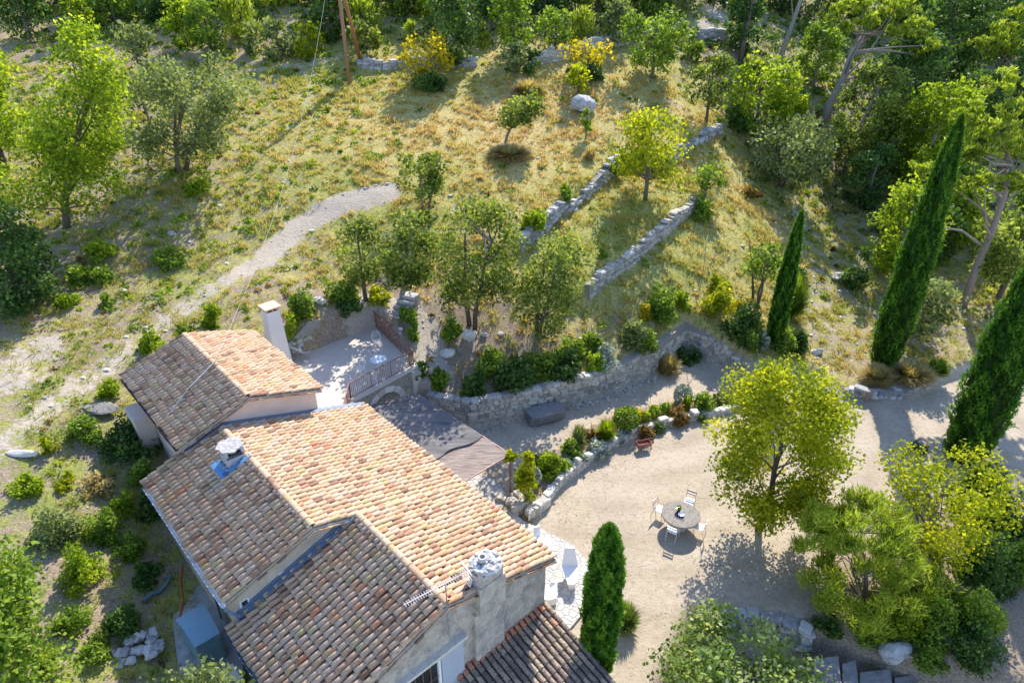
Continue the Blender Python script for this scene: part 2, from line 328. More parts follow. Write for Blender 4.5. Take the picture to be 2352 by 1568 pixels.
# ground
def ground_mat():
    m, nt, b = newmat('ground'); p = pos(nt)
    gv, pa, so_, gr = att(nt, 'gravel'), att(nt, 'path'), att(nt, 'soil'), att(nt, 'green')
    n1 = nz(nt, p, .35, 6, .65); n2 = nz(nt, p, 2.2, 6, .75); n3 = nz(nt, p, 9, 4, .8); n4 = nz(nt, p, .9, 5, .7)
    g = mth(nt, 'ADD', mth(nt, 'MULTIPLY', n2, .75), mth(nt, 'MULTIPLY', gr, .5))
    veg0 = ramp(nt, g, [(.36, (.58, .44, .18)), (.54, (.50, .42, .14)), (.70, (.33, .34, .08)), (.86, (.18, .25, .03))])
    veg = mixc(nt, .75, veg0, ramp(nt, nz(nt, p, 5.5, 3, .7), [(.36, (.36, .31, .26)), (.52, (1.05, 1.05, 1.05))]), 'MULTIPLY')  # random dark specks painted in for small shadows between grass tufts
    soil = ramp(nt, n3, [(.25, (.15, .11, .075)), (.5, (.33, .255, .18)), (.75, (.52, .43, .34))])
    sm = mth(nt, 'ADD', mth(nt, 'ADD', mth(nt, 'MULTIPLY', so_, .55), mth(nt, 'MULTIPLY', n4, .45)), mth(nt, 'MULTIPLY', n2, .45))
    c = mixc(nt, ramp(nt, sm, [(.55, (0, 0, 0)), (.66, (1, 1, 1))]), veg, soil)
    c = mixc(nt, .7, c, ramp(nt, nz(nt, p, 22, 3, .8), [(.3, (.45, .42, .4)), (.6, (1.05, 1.05, 1.05))]), 'MULTIPLY')
    pc = ramp(nt, nz(nt, p, 6, 6, .8), [(.25, (.28, .225, .16)), (.5, (.44, .375, .295)), (.75, (.54, .475, .39))])
    pf = mth(nt, 'ADD', pa, mth(nt, 'MULTIPLY', mth(nt, 'SUBTRACT', mth(nt, 'ADD', mth(nt, 'MULTIPLY', n2, .7), mth(nt, 'MULTIPLY', n4, .3)), .5), 2.2))
    c = mixc(nt, ramp(nt, pf, [(.40, (0, 0, 0)), (.6, (1, 1, 1))]), c, pc)
    big = ramp(nt, n1, [(.3, (.37, .305, .225)), (.5, (.43, .36, .27)), (.7, (.48, .41, .315))])
    gc = mixc(nt, .6, big, ramp(nt, nz(nt, p, 14, 5, .85), [(.28, (.50, .47, .43)), (.5, (1, 1, 1)), (.8, (1.1, 1.1, 1.1))]), 'MULTIPLY')
    gc = mixc(nt, ramp(nt, mth(nt, 'ADD', mth(nt, 'MULTIPLY', n3, .5), mth(nt, 'MULTIPLY', n4, .5)), [(.55, (0, 0, 0)), (.66, (.75, .75, .75))]), gc, (.28, .215, .14))
    wv = nt.nodes.new('ShaderNodeTexWave'); wv.wave_type = 'RINGS'; wv.rings_direction = 'Z'; wv.inputs['Scale'].default_value = .16; wv.inputs['Distortion'].default_value = 3.0; wv.inputs['Detail'].default_value = 3
    mpw = nt.nodes.new('ShaderNodeMapping'); mpw.inputs['Location'].default_value = (-6, -33, 0); L(nt, p, mpw.inputs[0]); L(nt, mpw.outputs[0], wv.inputs['Vector'])
    gc = mixc(nt, .5, gc, ramp(nt, wv.outputs['Fac'], [(.0, (.86, .84, .80)), (.35, (1, 1, 1)), (.9, (1.08, 1.08, 1.08))]), 'MULTIPLY')
    gc = mixc(nt, .9, gc, ramp(nt, nz(nt, p, 4.5, 6, .85), [(.36, (.72, .68, .62)), (.5, (1, 1, 1)), (.66, (1.1, 1.1, 1.1))]), 'MULTIPLY')
    gf = mth(nt, 'ADD', gv, mth(nt, 'MULTIPLY', mth(nt, 'SUBTRACT', n2, .5), .9))
    c = mixc(nt, ramp(nt, gf, [(.42, (0, 0, 0)), (.58, (1, 1, 1))]), c, gc)
    L(nt, c, b.inputs['Base Color']); b.inputs['Roughness'].default_value = .95
    bump(nt, b, mth(nt, 'ADD', mth(nt, 'MULTIPLY', n3, .6), mth(nt, 'MULTIPLY', n2, mth(nt, 'SUBTRACT', 1.15, gv))), .13, .7)
    return m
GROUND = ground_mat()
def stone_face_mat(name, sc, cols, mort, wob=.25):
    m, nt, b = newmat(name); tc = nt.nodes.new('ShaderNodeTexCoord').outputs['Object']
    n = nt.nodes.new('ShaderNodeTexNoise'); n.inputs['Scale'].default_value = 2.5; L(nt, tc, n.inputs['Vector'])
    v = nt.nodes.new('ShaderNodeMix'); v.data_type = 'VECTOR'; v.inputs[0].default_value = wob*.3; L(nt, tc, v.inputs[4]); L(nt, n.outputs['Color'], v.inputs[5])
    mp = nt.nodes.new('ShaderNodeMapping'); mp.inputs['Scale'].default_value = (sc, sc, sc*1.6); L(nt, v.outputs[1], mp.inputs[0])
    vo = nt.nodes.new('ShaderNodeTexVoronoi'); vo.feature = 'DISTANCE_TO_EDGE'; L(nt, mp.outputs[0], vo.inputs['Vector'])
    vc = nt.nodes.new('ShaderNodeTexVoronoi'); L(nt, mp.outputs[0], vc.inputs['Vector'])
    sp = nt.nodes.new('ShaderNodeSeparateColor'); L(nt, vc.outputs['Color'], sp.inputs[0])
    c = ramp(nt, sp.outputs[0], cols); c = mixc(nt, .5, c, ramp(nt, nz(nt, tc, 9, 5, .8), [(.3, (.5, .48, .46)), (.6, (1, 1, 1))]), 'MULTIPLY')
    e = ramp(nt, vo.outputs['Distance'], [(.02, (0, 0, 0)), (.09, (1, 1, 1))])
    L(nt, mixc(nt, e, mort, c), b.inputs['Base Color']); b.inputs['Roughness'].default_value = .9
    bump(nt, b, mth(nt, 'ADD', e, mth(nt, 'MULTIPLY', nz(nt, tc, 12, 4, .7), .5)), .05, .8)
    return m
RUBBLE = stone_face_mat('rubble_stone', 3.2, [(0, (.34, .29, .23)), (.5, (.52, .46, .37)), (1, (.62, .58, .50))], (.22, .19, .16))
PAVE = stone_face_mat('paving_stone', .75, [(0, (.50, .475, .44)), (.5, (.56, .53, .49)), (1, (.62, .595, .555))], (.47, .44, .40), .1)
def render_wall_mat():
    m, nt, b = newmat('weathered_render'); tc = nt.nodes.new('ShaderNodeTexCoord').outputs['Object']
    n = nz(nt, tc, 1.4, 7, .75); n2 = nz(nt, tc, 5, 6, .8)
    f = mth(nt, 'ADD', mth(nt, 'MULTIPLY', n, .6), mth(nt, 'MULTIPLY', n2, .4))
    L(nt, ramp(nt, f, [(.36, (.19, .18, .17)), (.46, (.36, .33, .29)), (.54, (.50, .45, .38)), (.64, (.62, .56, .46))]), b.inputs['Base Color'])
    b.inputs['Roughness'].default_value = .95; bump(nt, b, n2, .025, .8); return m
RENDER = render_wall_mat()
# ================================================================== GROUND
def build_ground():
    x, y, z = GX.ravel(), GY.ravel(), GZ.ravel()
    lo = sdp(x, y, LOW); pl_ = side(x, y, PLANT); dpl = segd(x, y, PLANT)
    grav = sstep(-.5, .5, lo)
    bed = (pl_ > 0) & (dpl < 1.5) & (x < 15.5)
    grav = np.where(bed, .1, grav)
    litter = [(13.2, 20.2), (16, 21.5), (19.5, 24.2), (22, 24.6), (25, 23), (27, 18), (24, 12), (14, 12), (10, 16)]
    grav = grav*(1-.75*sstep(-1, 1, sdp(x, y, litter)))
    P1 = pl([(-60, 1075), (0, 1030), (120, 930), (250, 850), (380, 740), (520, 640), (640, 570), (700, 510), (790, 460), (880, 440)], 6)
    hp = [hit(a, b)[:2] for a, b in [(-40, 1060), (30, 1000), (140, 910), (270, 830), (400, 725), (520, 640), (610, 590), (680, 520), (780, 465), (885, 440)]]
    wid = .72+.40*sstep(-17, -9, x); path = (.56+.34*sstep(-17.5, -13, x))*sstep(1.7, .3, segd(x, y, hp)/wid)
    rav = [hit(a, b)[:2] for a, b in [(800, 700), (880, 690), (975, 745), (985, 800), (1000, 860), (990, 900)]]
    path = np.maximum(path, .75*sstep(1.5, .4, segd(x, y, rav)))
    up = [hit(a, b)[:2] for a, b in [(640, 560), (665, 440), (700, 330), (715, 240), (705, 170)]]
    path = np.maximum(path, .40*sstep(1.4, .3, segd(x, y, up)))
    up2 = [hit(a, b)[:2] for a, b in [(560, 165), (690, 150), (780, 130)]]
    path = np.maximum(path, .5*sstep(.8, .3, segd(x, y, up2)))
    rp = [hit(a, b)[:2] for a, b in [(1890, 850), (1895, 760), (1880, 640), (1860, 540), (1830, 460)]]
    path = np.maximum(path, .42*sstep(2.2, .6, segd(x, y, rp)))
    for a, b, r_ in [(1550, 240, 1.8), (1620, 60, 3), (1640, 30, 3), (90, 800, 2.0), (30, 860, 2.4), (1050, 480, 1)]:
        h = hit(a, b); path = np.maximum(path, .6*sstep(r_, r_*.3, np.hypot(x-h[0], y-h[1])))
    soil = .10+.10*sstep(-8, -22, x)+.22*fbm(x, y, 7, 31)-.42*np.exp(-((x+2)**2/240+(y-54)**2/160))-.22*np.exp(-((x-9)**2/90+(y-43)**2/60))
    soil = soil+.45*sstep(-1.2, .8, sdp(x, y, litter))+.35*bed+.4*sstep(2.4, .5, segd(x, y, rav))+.08*sstep(16, 21, x)
    soil = soil+.35*np.exp(-((x+3)**2/60+(y-33)**2/16))
    green = .22+.5*fbm(x, y, 6, 41)-.35*np.exp(-((x-1)**2/160+(y-54)**2/70))+.15*np.exp(-((x-9)**2/60+(y-44)**2/40))+.16*sstep(-8, -20, x)+.25*sstep(-8, -14, x)*sstep(30, 22, y)+.3*sstep(72, 80, y)+.2*sstep(16, 26, x)
    at_ = dict(gravel=grav, path=path, soil=np.clip(soil, 0, 1), green=np.clip(green, 0, 1))
    nx, ny = len(gx), len(gy)
    i, j = np.meshgrid(np.arange(nx-1), np.arange(ny-1)); i = i.ravel(); j = j.ravel()
    q = np.stack([j*nx+i, j*nx+i+1, (j+1)*nx+i+1, (j+1)*nx+i], 1)
    zone = np.zeros(len(q), int)
    gq = lo[q].mean(1); zone[gq > 0] = 1; pq = path[q].mean(1); zone[(pq > .5) & (zone == 0)] = 2
    # the strip behind the planted bed is its own gravel path
    zone[(zone == 1) & (pl_[q].mean(1) > 0) & (sdp(x, y, PATHP)[q].mean(1) > 0)] = 3
    V = np.stack([x, y, z], 1)
    for k, nm in ((0, 'hillside_ground'), (1, 'gravel_courtyard'), (2, 'dirt_footpath'), (3, 'gravel_path')):
        f = q[zone == k]; u, inv = np.unique(f, return_inverse=True)
        o = mkobj(nm, V[u], [inv.reshape(-1, 4)], GROUND, None, None, True, None, {a: v[u] for a, v in at_.items()}); tag(o, kind='structure')
    return at_, hp, rav, rp, up
GA, HPATH, RAV, RPATH, UPP = build_ground()
def gattr(name, x, y):
    i = np.clip(np.round((np.interp(x, gx, np.arange(len(gx))))).astype(int), 0, len(gx)-1); j = np.clip(np.round(np.interp(y, gy, np.arange(len(gy)))).astype(int), 0, len(gy)-1)
    return GA[name].reshape(GX.shape)[j, i]
# ------------------------------------------------------------------ dry-stone walls
def drywall(name, pts, hfun, zb, th, sw, sh, mat, label, cat='stone wall', off=0., bed=.0, group=None, pit=.0):
    g = G(); P = [np.array(p, float) for p in pts]; L_ = 0; segs = []
    for a, b in zip(P[:-1], P[1:]): l = np.linalg.norm(b-a); segs.append((L_, l, a, (b-a)/l)); L_ += l
    def pt(t):
        for s0, l, a, d in segs:
            if t <= s0+l+1e-6: return a+d*(t-s0), d
        s0, l, a, d = segs[-1]; return a+d*l, d
    hm = max(hfun(t/L_) for t in np.linspace(0, 1, 21)); row = 0; zz = 0.
    while zz < hm:
        rh = sh*rng.uniform(.8, 1.25); t = rng.uniform(0, sw)
        while t < L_:
            w = sw*rng.uniform(.55, 1.5); tm = min(t+w/2, L_); p, d = pt(tm); n = np.array([-d[1], d[0]])
            H = hfun(tm/L_)
            if zz+rh*.5 < H+rng.normal(0, sh*.35) and rng.random() > pit*(zz/max(H, .1)):
                c = p+n*(off+rng.normal(0, .02 if mat is not ROCK else .06)); z0 = zb(c[0], c[1]) if callable(zb) else zb
                stone(g, (c[0], c[1], z0+zz+rh/2), (w*1.0, th*rng.uniform(.85, 1.1), rh*1.06), math.atan2(d[1], d[0])+rng.normal(0, .06 if mat is not ROCK else .16), .09)
            t += w
        zz += rh
    # packed earth and small stone core
    for s0, l, a, d in segs:
        n = np.array([-d[1], d[0]]); k = max(1, int(l/1.2))
        for m in range(k):
            t0, t1 = s0+l*m/k, s0+l*(m+1)/k; a0 = a+d*(t0-s0)+n*off; a1 = a+d*(t1-s0)+n*off; h0, h1 = hfun(t0/L_), hfun(t1/L_)
            z0 = zb(*a0) if callable(zb) else zb; z1 = zb(*a1) if callable(zb) else zb; o_ = n*th*.38
            c = [(*(a0-o_), z0-.3), (*(a1-o_), z1-.3), (*(a1+o_), z1-.3), (*(a0+o_), z0-.3)]
            c += [(x_, y_, z_+hh) for (x_, y_, z_), hh in zip(c, (h0*.9+.3, h1*.9+.3, h1*.9+.3, h0*.9+.3))]
            g.hexa(c, .02)
    return tag(g.done(name, mat), label, cat, group)
def lowz(x, y): return float(.45*(1-sstep(4, 13, x)))
drywall('retaining_wall', RWALL, lambda t: float(np.interp(t, [0, .12, .5, .62, .78, .84, 1], [1.5, 1.65, 1.75, 2.1, 2.4, 2.0, .25])), lowz, .5, .40, .21, LIME,
        'long curved retaining wall of rough pale stone behind the gravel path', off=-.02)
drywall('planter_wall', PLANT, lambda t: float(np.interp(t, [0, .3, 1], [.62, .56, .30])), 0., .36, .38, .19, PALE, 'low stone edging wall holding the flower bed beside the courtyard', off=.02)
def gz(x, y): return Hq(x, y)
def base_lo(pts):
    return lambda x, y: min(Hq(x+a, y+b) for a, b in ((.35, 0), (-.35, 0), (0, .35), (0, -.35), (0, 0)))
drywall('terrace_wall', W1[:4], lambda t: .8+.25*math.sin(t*9), base_lo(0), .6, .5, .24, ROCK, 'tumbledown dry stone wall below the yellow meadow, left of the round yellow tree', pit=.2)
drywall('terrace_wall', W1[4:], lambda t: .8+.25*math.sin(t*9), base_lo(0), .6, .5, .24, ROCK, 'short ruined stone wall right of the round yellow tree, below a grey oak', pit=.25)
drywall('terrace_wall', W2, lambda t: float(np.interp(t, [0, .9, 1], [1.0, .95, .5])), base_lo(0), .5, .42, .17, LIME, 'straight dry stone wall crossing the grass terrace right of the four oaks')
WT1 = [hit(a, b)[:2] for a, b in [(822, 152), (880, 158), (960, 150), (1090, 150)]]
WT2 = [hit(a, b)[:2] for a, b in [(1215, 148), (1290, 135), (1380, 110), (1440, 100)]]
WT3 = [hit(a, b)[:2] for a, b in [(1600, 92), (1665, 90)]]
drywall('terrace_wall', WT1, lambda t: .75+.1*math.sin(t*20), base_lo(0), .6, .55, .26, ROCK, 'low stone wall at the top of the meadow beside the wooden utility pole')
drywall('terrace_wall', WT2, lambda t: 1.0+.15*math.sin(t*14), base_lo(0), .6, .55, .26, PALE, 'white stone wall at the top of the meadow behind the orange leaved tree')
drywall('terrace_wall', WT3, lambda t: 1.0, base_lo(0), .6, .55, .26, ROCK, 'grey stone wall segment right of the big oak at the top edge')
drywall('mound_wall', MOUND, lambda t: .55+.12*math.sin(t*11), 0.02, .5, .45, .2, ROCK, 'low dark stone edging under the tall cypress mound by the drive')
YW = pl([(1600, 1400), (1700, 1402), (1790, 1410), (1860, 1432)], 0)
drywall('yard_wall', YW, lambda t: 1.4, -1.4, .5, .42, .22, ROCK, 'dry stone wall dropping from the courtyard behind the fig tree', off=-.1)
YW2 = pl([(1900, 1450), (2000, 1470), (2060, 1500), (2150, 1515)], -.6)
drywall('yard_wall', YW2, lambda t: 1.0+.3*math.sin(t*12), -1.4, .6, .55, .3, PALE, 'overgrown pale rock wall at the bottom right under the shrubs', pit=.3)
# ================================================================== FARMHOUSE
house = empty('farmhouse', hf(7, 17, 2.2), 'old stone farmhouse with three stepped pantile roofs', 'house')
HL = house.location
def part(g, name, mat, parent=house, smooth=False):
    o = g.done(name, mat, None, smooth)
    if parent is not None:
        o.parent = parent
        bpy.context.view_layer.update() if False else None
        loc = Vector((0, 0, 0)); p = parent
        while p is not None: loc += p.location; p = p.parent
        o.location = -loc
    return o
def inv(o):           # parts are built in world coordinates; shift them under their thing
    return o
SP = .227; ROW = .335
def tiles(gt, gp, sa, za, sb, zb, q0, q1, rseed, rad=.092, tl=.44, edge=None):
    """cover tiles into gt and pan tiles into gp on the slope from (sa,za) at the ridge to (sb,zb) at the eave"""
    r_ = np.random.default_rng(rseed); seed_w = rseed*1.3
    U = np.array([sb-sa, zb-za]); Ls = np.linalg.norm(U); U /= Ls; N = np.array([-U[1], U[0]]); N = N if N[1] > 0 else -N
    nc = max(1, int(round((q1-q0)/SP))); sp = (q1-q0)/nc; nr = int(math.ceil(Ls/ROW)); ang = np.linspace(0, np.pi, 8)
    def put(g, u0, u1, q, rl, ru, n0, n1, r, sgn, dq):
        V = []
        for u, rr, n, k in ((u0, ru, n0, 0), (u1, rl, n1, 1)):
            for a in ang:
                lat = q+dq*(k-.5)+rr*math.cos(a); nn = n+sgn*rr*(.98 if sgn > 0 else .82)*math.sin(a)
                s_ = sa+U[0]*u+N[0]*nn; z_ = za+U[1]*u+N[1]*nn; V.append(hf(s_, lat, z_))
        m = len(ang); F_ = [(i, i+1, m+i+1, m+i) for i in range(m-1)]
        if sgn > 0:   # thickness at the low end
            for a in ang:
                lat = q+dq*.5+(rl-.016)*math.cos(a); nn = n1+(rl-.016)*.98*math.sin(a)
                V.append(hf(sa+U[0]*u1+N[0]*nn, lat, za+U[1]*u1+N[1]*nn))
            F_ += [(m+i, m+i+1, 2*m+i+1, 2*m+i) for i in range(m-1)]
        g.add(V, [F_], r)
    for c in range(nc+1):
        q = q0+c*sp; cr = r_.normal(0, .07)
        for k in range(nr):
            u1 = Ls+.05-k*ROW+r_.normal(0, .022)+.02*math.sin(c*.7+seed_w); u0 = max(0.0, u1-tl)
            if u1 < .08: continue
            if 0 < c <= nc or True:
                qq = q+r_.normal(0, .012)+.014*math.sin(k*.9+c*.35); lo_ = .085 if k < 1000 else 0
                put(gt, u0, u1, qq, rad*r_.uniform(.95, 1.06), rad*.84, .02, .02+.06, float(np.clip(r_.beta(2, 2.4)+cr, 0, 1)), 1, r_.normal(0, .012))
    for c in range(nc):
        q = q0+(c+.5)*sp
        for k in range(nr):
            u1 = Ls+.02-k*ROW; u0 = max(0, u1-tl)
            if u1 < .08: continue
            put(gp, u0, u1, q, .095, .105, .085, .105, r_.random(), -1, 0)
def ridge(g, s, z, q0, q1, seed, rad=.125, step=.36):
    r_ = np.random.default_rng(seed); n = int(round((q1-q0)/step)); st = (q1-q0)/n; ang = np.linspace(-.12, np.pi+.12, 10)
    for k in range(n):
        a, b = q0+k*st-.03, q0+(k+1)*st+.05; r1 = rad*1.06; r0 = rad*.9; dz = r_.normal(0, .008); V = []
        for q, rr in ((a, r1), (b, r0)):
            for t in ang: V.append(hf(s+rr*math.cos(t)+r_.normal(0, .002), q, z+dz+rr*.8*math.sin(t)))
        m = len(ang); g.add(V, [[(i, i+1, m+i+1, m+i) for i in range(m-1)]], float(np.clip(r_.normal(.5, .16), 0, .85)))
def gable_roof(tag_, sL, zL, sR, zR, s0, z0, q0, q1, seed, right=None):
    gt, gp = G(), G()
    tiles(gt, gp, s0, z0, sL, zL, q0, q1, seed)
    if right is None: right = (s0, z0, sR, zR, q0, q1)
    tiles(gt, gp, *right, seed+1)
    o = part(gt, 'roof', TILE, house, True); tag(o, tag_)
    part(gp, 'pan_tiles', PAN, o, True)
    g = G(); ridge(g, s0, z0+.05, q0, q1, seed+2); part(g, 'ridge_tiles', TILE, o, True)
    return o
# roof lines (s, z)
B1 = dict(sL=4.36, zL=6.30, s0=7.18, z0=7.20, sR=10.10, zR=6.26, q0=22.45, q1=29.0)
B2 = dict(sL=2.98, zL=5.44, s0=5.97, z0=6.40, sR=11.92, zR=4.50, q0=15.52, q1=22.6)
B3 = dict(sL=2.84, zL=4.41, s0=7.49, z0=5.92, sR=11.92, zR=4.50, q0=10.75, q1=15.5)
def slab(g, sL, zL, s0, z0, sR, zR, q0, q1, t=.09):
    g.prof([(sL, zL-.01), (s0, z0-.01), (sR, zR-.01), (sR, zR-t), (s0, z0-t), (sL, zL-t)], q0, q1)
for nm, b, hi in (('low', B3, 0), ('mid', B2, 1), ('high', B1, 2)):
    o = gable_roof({'low': 'front roof nearest the camera, with deep left slope', 'mid': 'long middle roof with the round capped chimney', 'high': 'highest small roof at the back'}[nm],
                   b['sL'], b['zL'], b['sR'], b['zR'], b['s0'], b['z0'], b['q0']+.08, b['q1'], 50+hi*7)
    g = G(); slab(g, b['sL'], b['zL'], b['s0'], b['z0'], b['sR'], b['zR'], b['q0'], b['q1']-.004); part(g, 'roof_deck', plain('roof_mortar_'+nm, (.42, .36, .28), .95, 0, .2, 4, .01), o)
    if nm == 'mid': ROOF2 = o
    if nm == 'low': ROOF3 = o
    if nm == 'high': ROOF1 = o
# walls
def wallprof(b, ins, q0, q1, name, mat, zb=-.6, t=.095):
    g = G(); sl_ = (b['z0']-b['zL'])/(b['s0']-b['sL']); sr = (b['z0']-b['zR'])/(b['sR']-b['s0'])
    g.prof([(b['sL']+ins, zb), (b['sR']-ins, zb), (b['sR']-ins, b['zR']+sr*ins-t), (b['s0'], b['z0']-t), (b['sL']+ins, b['zL']+sl_*ins-t)], q0, q1)
    return part(g, name, mat)
w3 = wallprof(B3, .28, 10.93, 15.6, 'wall', RENDER)
w2 = wallprof(B2, .25, 15.66, 22.5, 'wall', PLASTER2)
w1 = wallprof(B1, .22, 22.62, 28.85, 'wall', PLASTER, .5)
# mortar band along the verges
for b, rf_ in ((B3, ROOF3), (B2, ROOF2), (B1, ROOF1)):
    g = G()
    for (sa, za, sb, zb) in ((b['s0'], b['z0'], b['sL'], b['zL']), (b['s0'], b['z0'], b['sR'], b['zR'])):
        n = int(abs(sb-sa)/.3)
        for k in range(n):
            t0, t1 = k/n, (k+.93)/n; s_0, s_1 = sa+(sb-sa)*t0, sa+(sb-sa)*t1; z_0, z_1 = za+(zb-za)*t0, za+(zb-za)*t1
            g.prof([(s_0, z_0-.13), (s_1, z_1-.13), (s_1, z_1-.07), (s_0, z_0-.07)], b['q0']-.07+random.uniform(-.02, .02), b['q0']+.1)
    part(g, 'verge_tiles', TILE, rf_)
# zinc flashings where a gable meets the lower roof
m2 = lambda s: B3['z0']+(s-B3['s0'])*(B3['z0']-B3['zL'])/(B3['s0']-B3['sL'])
g = G(); g.prof([(3.15, m2(3.15)+.10), (7.3, m2(7.3)+.10), (7.3, m2(7.3)+.15), (3.15, m2(3.15)+.15)], 15.42, 15.66)
g.prof([(3.15, m2(3.15)+.14), (7.3, m2(7.3)+.14), (7.3, m2(7.3)+.22), (3.15, m2(3.15)+.22)], 15.60, 15.655); part(g, 'flashing', ZINC, ROOF3)
pr = lambda s: B2['z0']-(s-B2['s0'])*(B2['z0']-B2['zR'])/(B2['sR']-B2['s0'])
pL = lambda s: B2['z0']-(B2['s0']-s)*(B2['z0']-B2['zL'])/(B2['s0']-B2['sL'])
g = G(); g.prof([(5.97, pr(5.97)+.12), (9.9, pr(9.9)+.12), (9.9, pr(9.9)+.17), (5.97, pr(5.97)+.17)], 22.38, 22.60)
g.prof([(4.5, pL(4.5)+.12), (5.97, 6.52), (5.97, 6.57), (4.5, pL(4.5)+.17)], 22.38, 22.60)
g.prof([(9.9, pr(9.9)+.12), (11.9, pr(11.9)+.12), (11.9, pr(11.9)+.16), (9.9, pr(9.9)+.16)], 22.42, 22.66); part(g, 'flashing', ZINC, ROOF2)
g = G(); g.box(5.5, 7.6, 22.60, 22.615, 6, 6.02, tf=hf)
# gutters
def gutter(s, z, q0, q1, par, mat=ZINC, sg=-1):
    g = G(); ang = np.linspace(np.pi, 2*np.pi, 7); V = []
    for q in (q0, q1):
        for rr in (.075, .062):
            V += [hf(s+sg*.07+rr*math.cos(a), q, z+rr*math.sin(a)) for a in ang]
    m = 7; P_ = [(i, i+1, 2*m+i+1, 2*m+i) for i in range(m-1)]+[(m+i, 3*m+i, 3*m+i+1, m+i+1) for i in range(m-1)]+[(0, 2*m, 3*m, m), (m-1, 2*m-1, 4*m-1, 3*m-1)]
    g.add(V, [P_]); return part(g, 'gutter', mat, par)
gutter(2.98, 5.40, 15.5, 22.4, ROOF2, WHITE); gutter(2.84, 4.36, 10.75, 15.5, ROOF3); gutter(4.36, 6.26, 22.5, 29, ROOF1, METAL)
gutter(11.92, 4.46, 10.75, 22.6, ROOF2, WHITE, 1)
g = G(); g.tube([hf(2.9, 15.45, 5.3), hf(3.15, 15.4, 4.9), hf(3.16, 15.4, 2.0)], .045, 8); part(g, 'downpipe', ZINC, w2)
g = G(); g.tube([hf(3.25, 18.1, 5.3), hf(3.22, 18.0, 2.0)], .05, 8); part(g, 'downpipe', ZINC, w2)
# windows
def window(par, s0, s1, z0, z1, q, bars=True, frame=CREAM):
    g = G(); g.box(s0, s1, q-.012, q+.02, z0, z1, tf=hf); o = part(g, 'window', GLASSD, par)
    g = G(); w_ = .06
    for a, b, c, d in ((s0-w_, s1+w_, z1, z1+w_), (s0-w_, s1+w_, z0-w_, z0), (s0-w_, s0, z0, z1), (s1, s1+w_, z0, z1)): g.box(a, b, q-.03, q+.01, c, d, tf=hf)
    part(g, 'window_frame', frame, o)
    if bars:
        g = G()
        for k in range(1, 4): s_ = s0+(s1-s0)*k/4; g.bar(hf(s_, q-.07, z0), hf(s_, q-.07, z1), .022)
        g.bar(hf(s0, q-.07, (z0+z1)/2), hf(s1, q-.07, (z0+z1)/2), .022); part(g, 'window_bars', METAL, o)
    return o
window(w2, 4.72, 5.1, 4.80, 5.22, 15.66)
window(w2, 3.42, 3.6, 4.72, 5.02, 15.66, False)
window(w3, 5.95, 7.05, 2.35, 3.75, 10.93, True)
g = G(); g.box(7.16, 7.98, 10.80, 10.85, 2.2, 3.85, tf=hf); o = part(g, 'shutter', plain('blue_grey_shutter', (.42, .46, .52), .6, 0, .05), w3)
g = G(); g.box(5.0, 5.82, 10.80, 10.85, 2.2, 3.85, tf=hf); part(g, 'shutter', plain('blue_grey_shutter_b', (.42, .46, .52), .6, 0, .05), w3)
g = G(); g.tube([hf(7.1, 10.86, -.5), hf(7.1, 10.86, 3.7), hf(7.1, 10.80, 3.95)], .05, 8); part(g, 'downpipe', WHITE, w3)
g = G(); g.box(5.6, 8.1, 10.72, 10.93, 3.95, 4.07, tf=hf); part(g, 'lintel', PALE, w3)
# lower wall of the left side: low side box under the high roof
g = G(); g.box(3.9, 4.56, 26.6, 27.9, 3.6, 5.5, tf=hf); part(g, 'side_box', PLASTER, w1)
window(w1, 7, 7.01, 5, 5.01, 22.7, False) if False else None
g = G(); g.box(4.555, 4.575, 25.2, 26.2, 4.9, 5.8, tf=hf); o = part(g, 'window', GLASSD, w1)
# round-capped chimney on the middle roof
g = G(); g.box(5.24, 5.86, 20.2, 20.8, 5.8, 6.72, tf=hf)
for s_, q_ in ((5.22, 20.2), (5.8, 20.2), (5.22, 20.75), (5.8, 20.75)): g.box(s_-.02, s_+.1, q_-.03, q_+.07, 6.72, 6.92, tf=hf)
chA = part(g, 'chimney', plain('chimney_render', (.40, .40, .41), .9, 0, .15, 4, .01), ROOF2)
g = G(); c = hf(5.55, 20.5, 6.98); n_a = 22; rr = [(.44+.04*math.sin(k*2.1)+.02*math.sin(k*5.3)) for k in range(n_a)]
poly = [(c[0]+rr[k]*math.cos(k*2*math.pi/n_a), c[1]+rr[k]*math.sin(k*2*math.pi/n_a)) for k in range(n_a)]
g.prism(poly, 6.92, 6.98); part(g, 'chimney_cap', plain('grey_cap_slab', (.36, .34, .33), .9, 0, .35, 9, .004), chA)
g = G(); g.box(5.25, 5.85, 20.2, 20.8, 6.60, 6.781, tf=hf); part(g, 'flue', GLASSD, chA)
g = G(); sx = lambda s: pL(s)+.13
g.prof([(4.95, sx(4.95)), (6.0, sx(6.0)), (6.0, sx(6.0)+.03), (4.95, sx(4.95)+.03)], 19.93, 20.15); g.prof([(4.85, sx(4.85)), (5.18, sx(5.18)), (5.18, sx(5.18)+.03), (4.85, sx(4.85)+.03)], 19.931, 20.9)
part(g, 'chimney_flashing', plain('sky_tinted_flashing', (.10, .24, .42), .5, .1, .1), chA)  # grey metal with the sky's blue put into its base colour
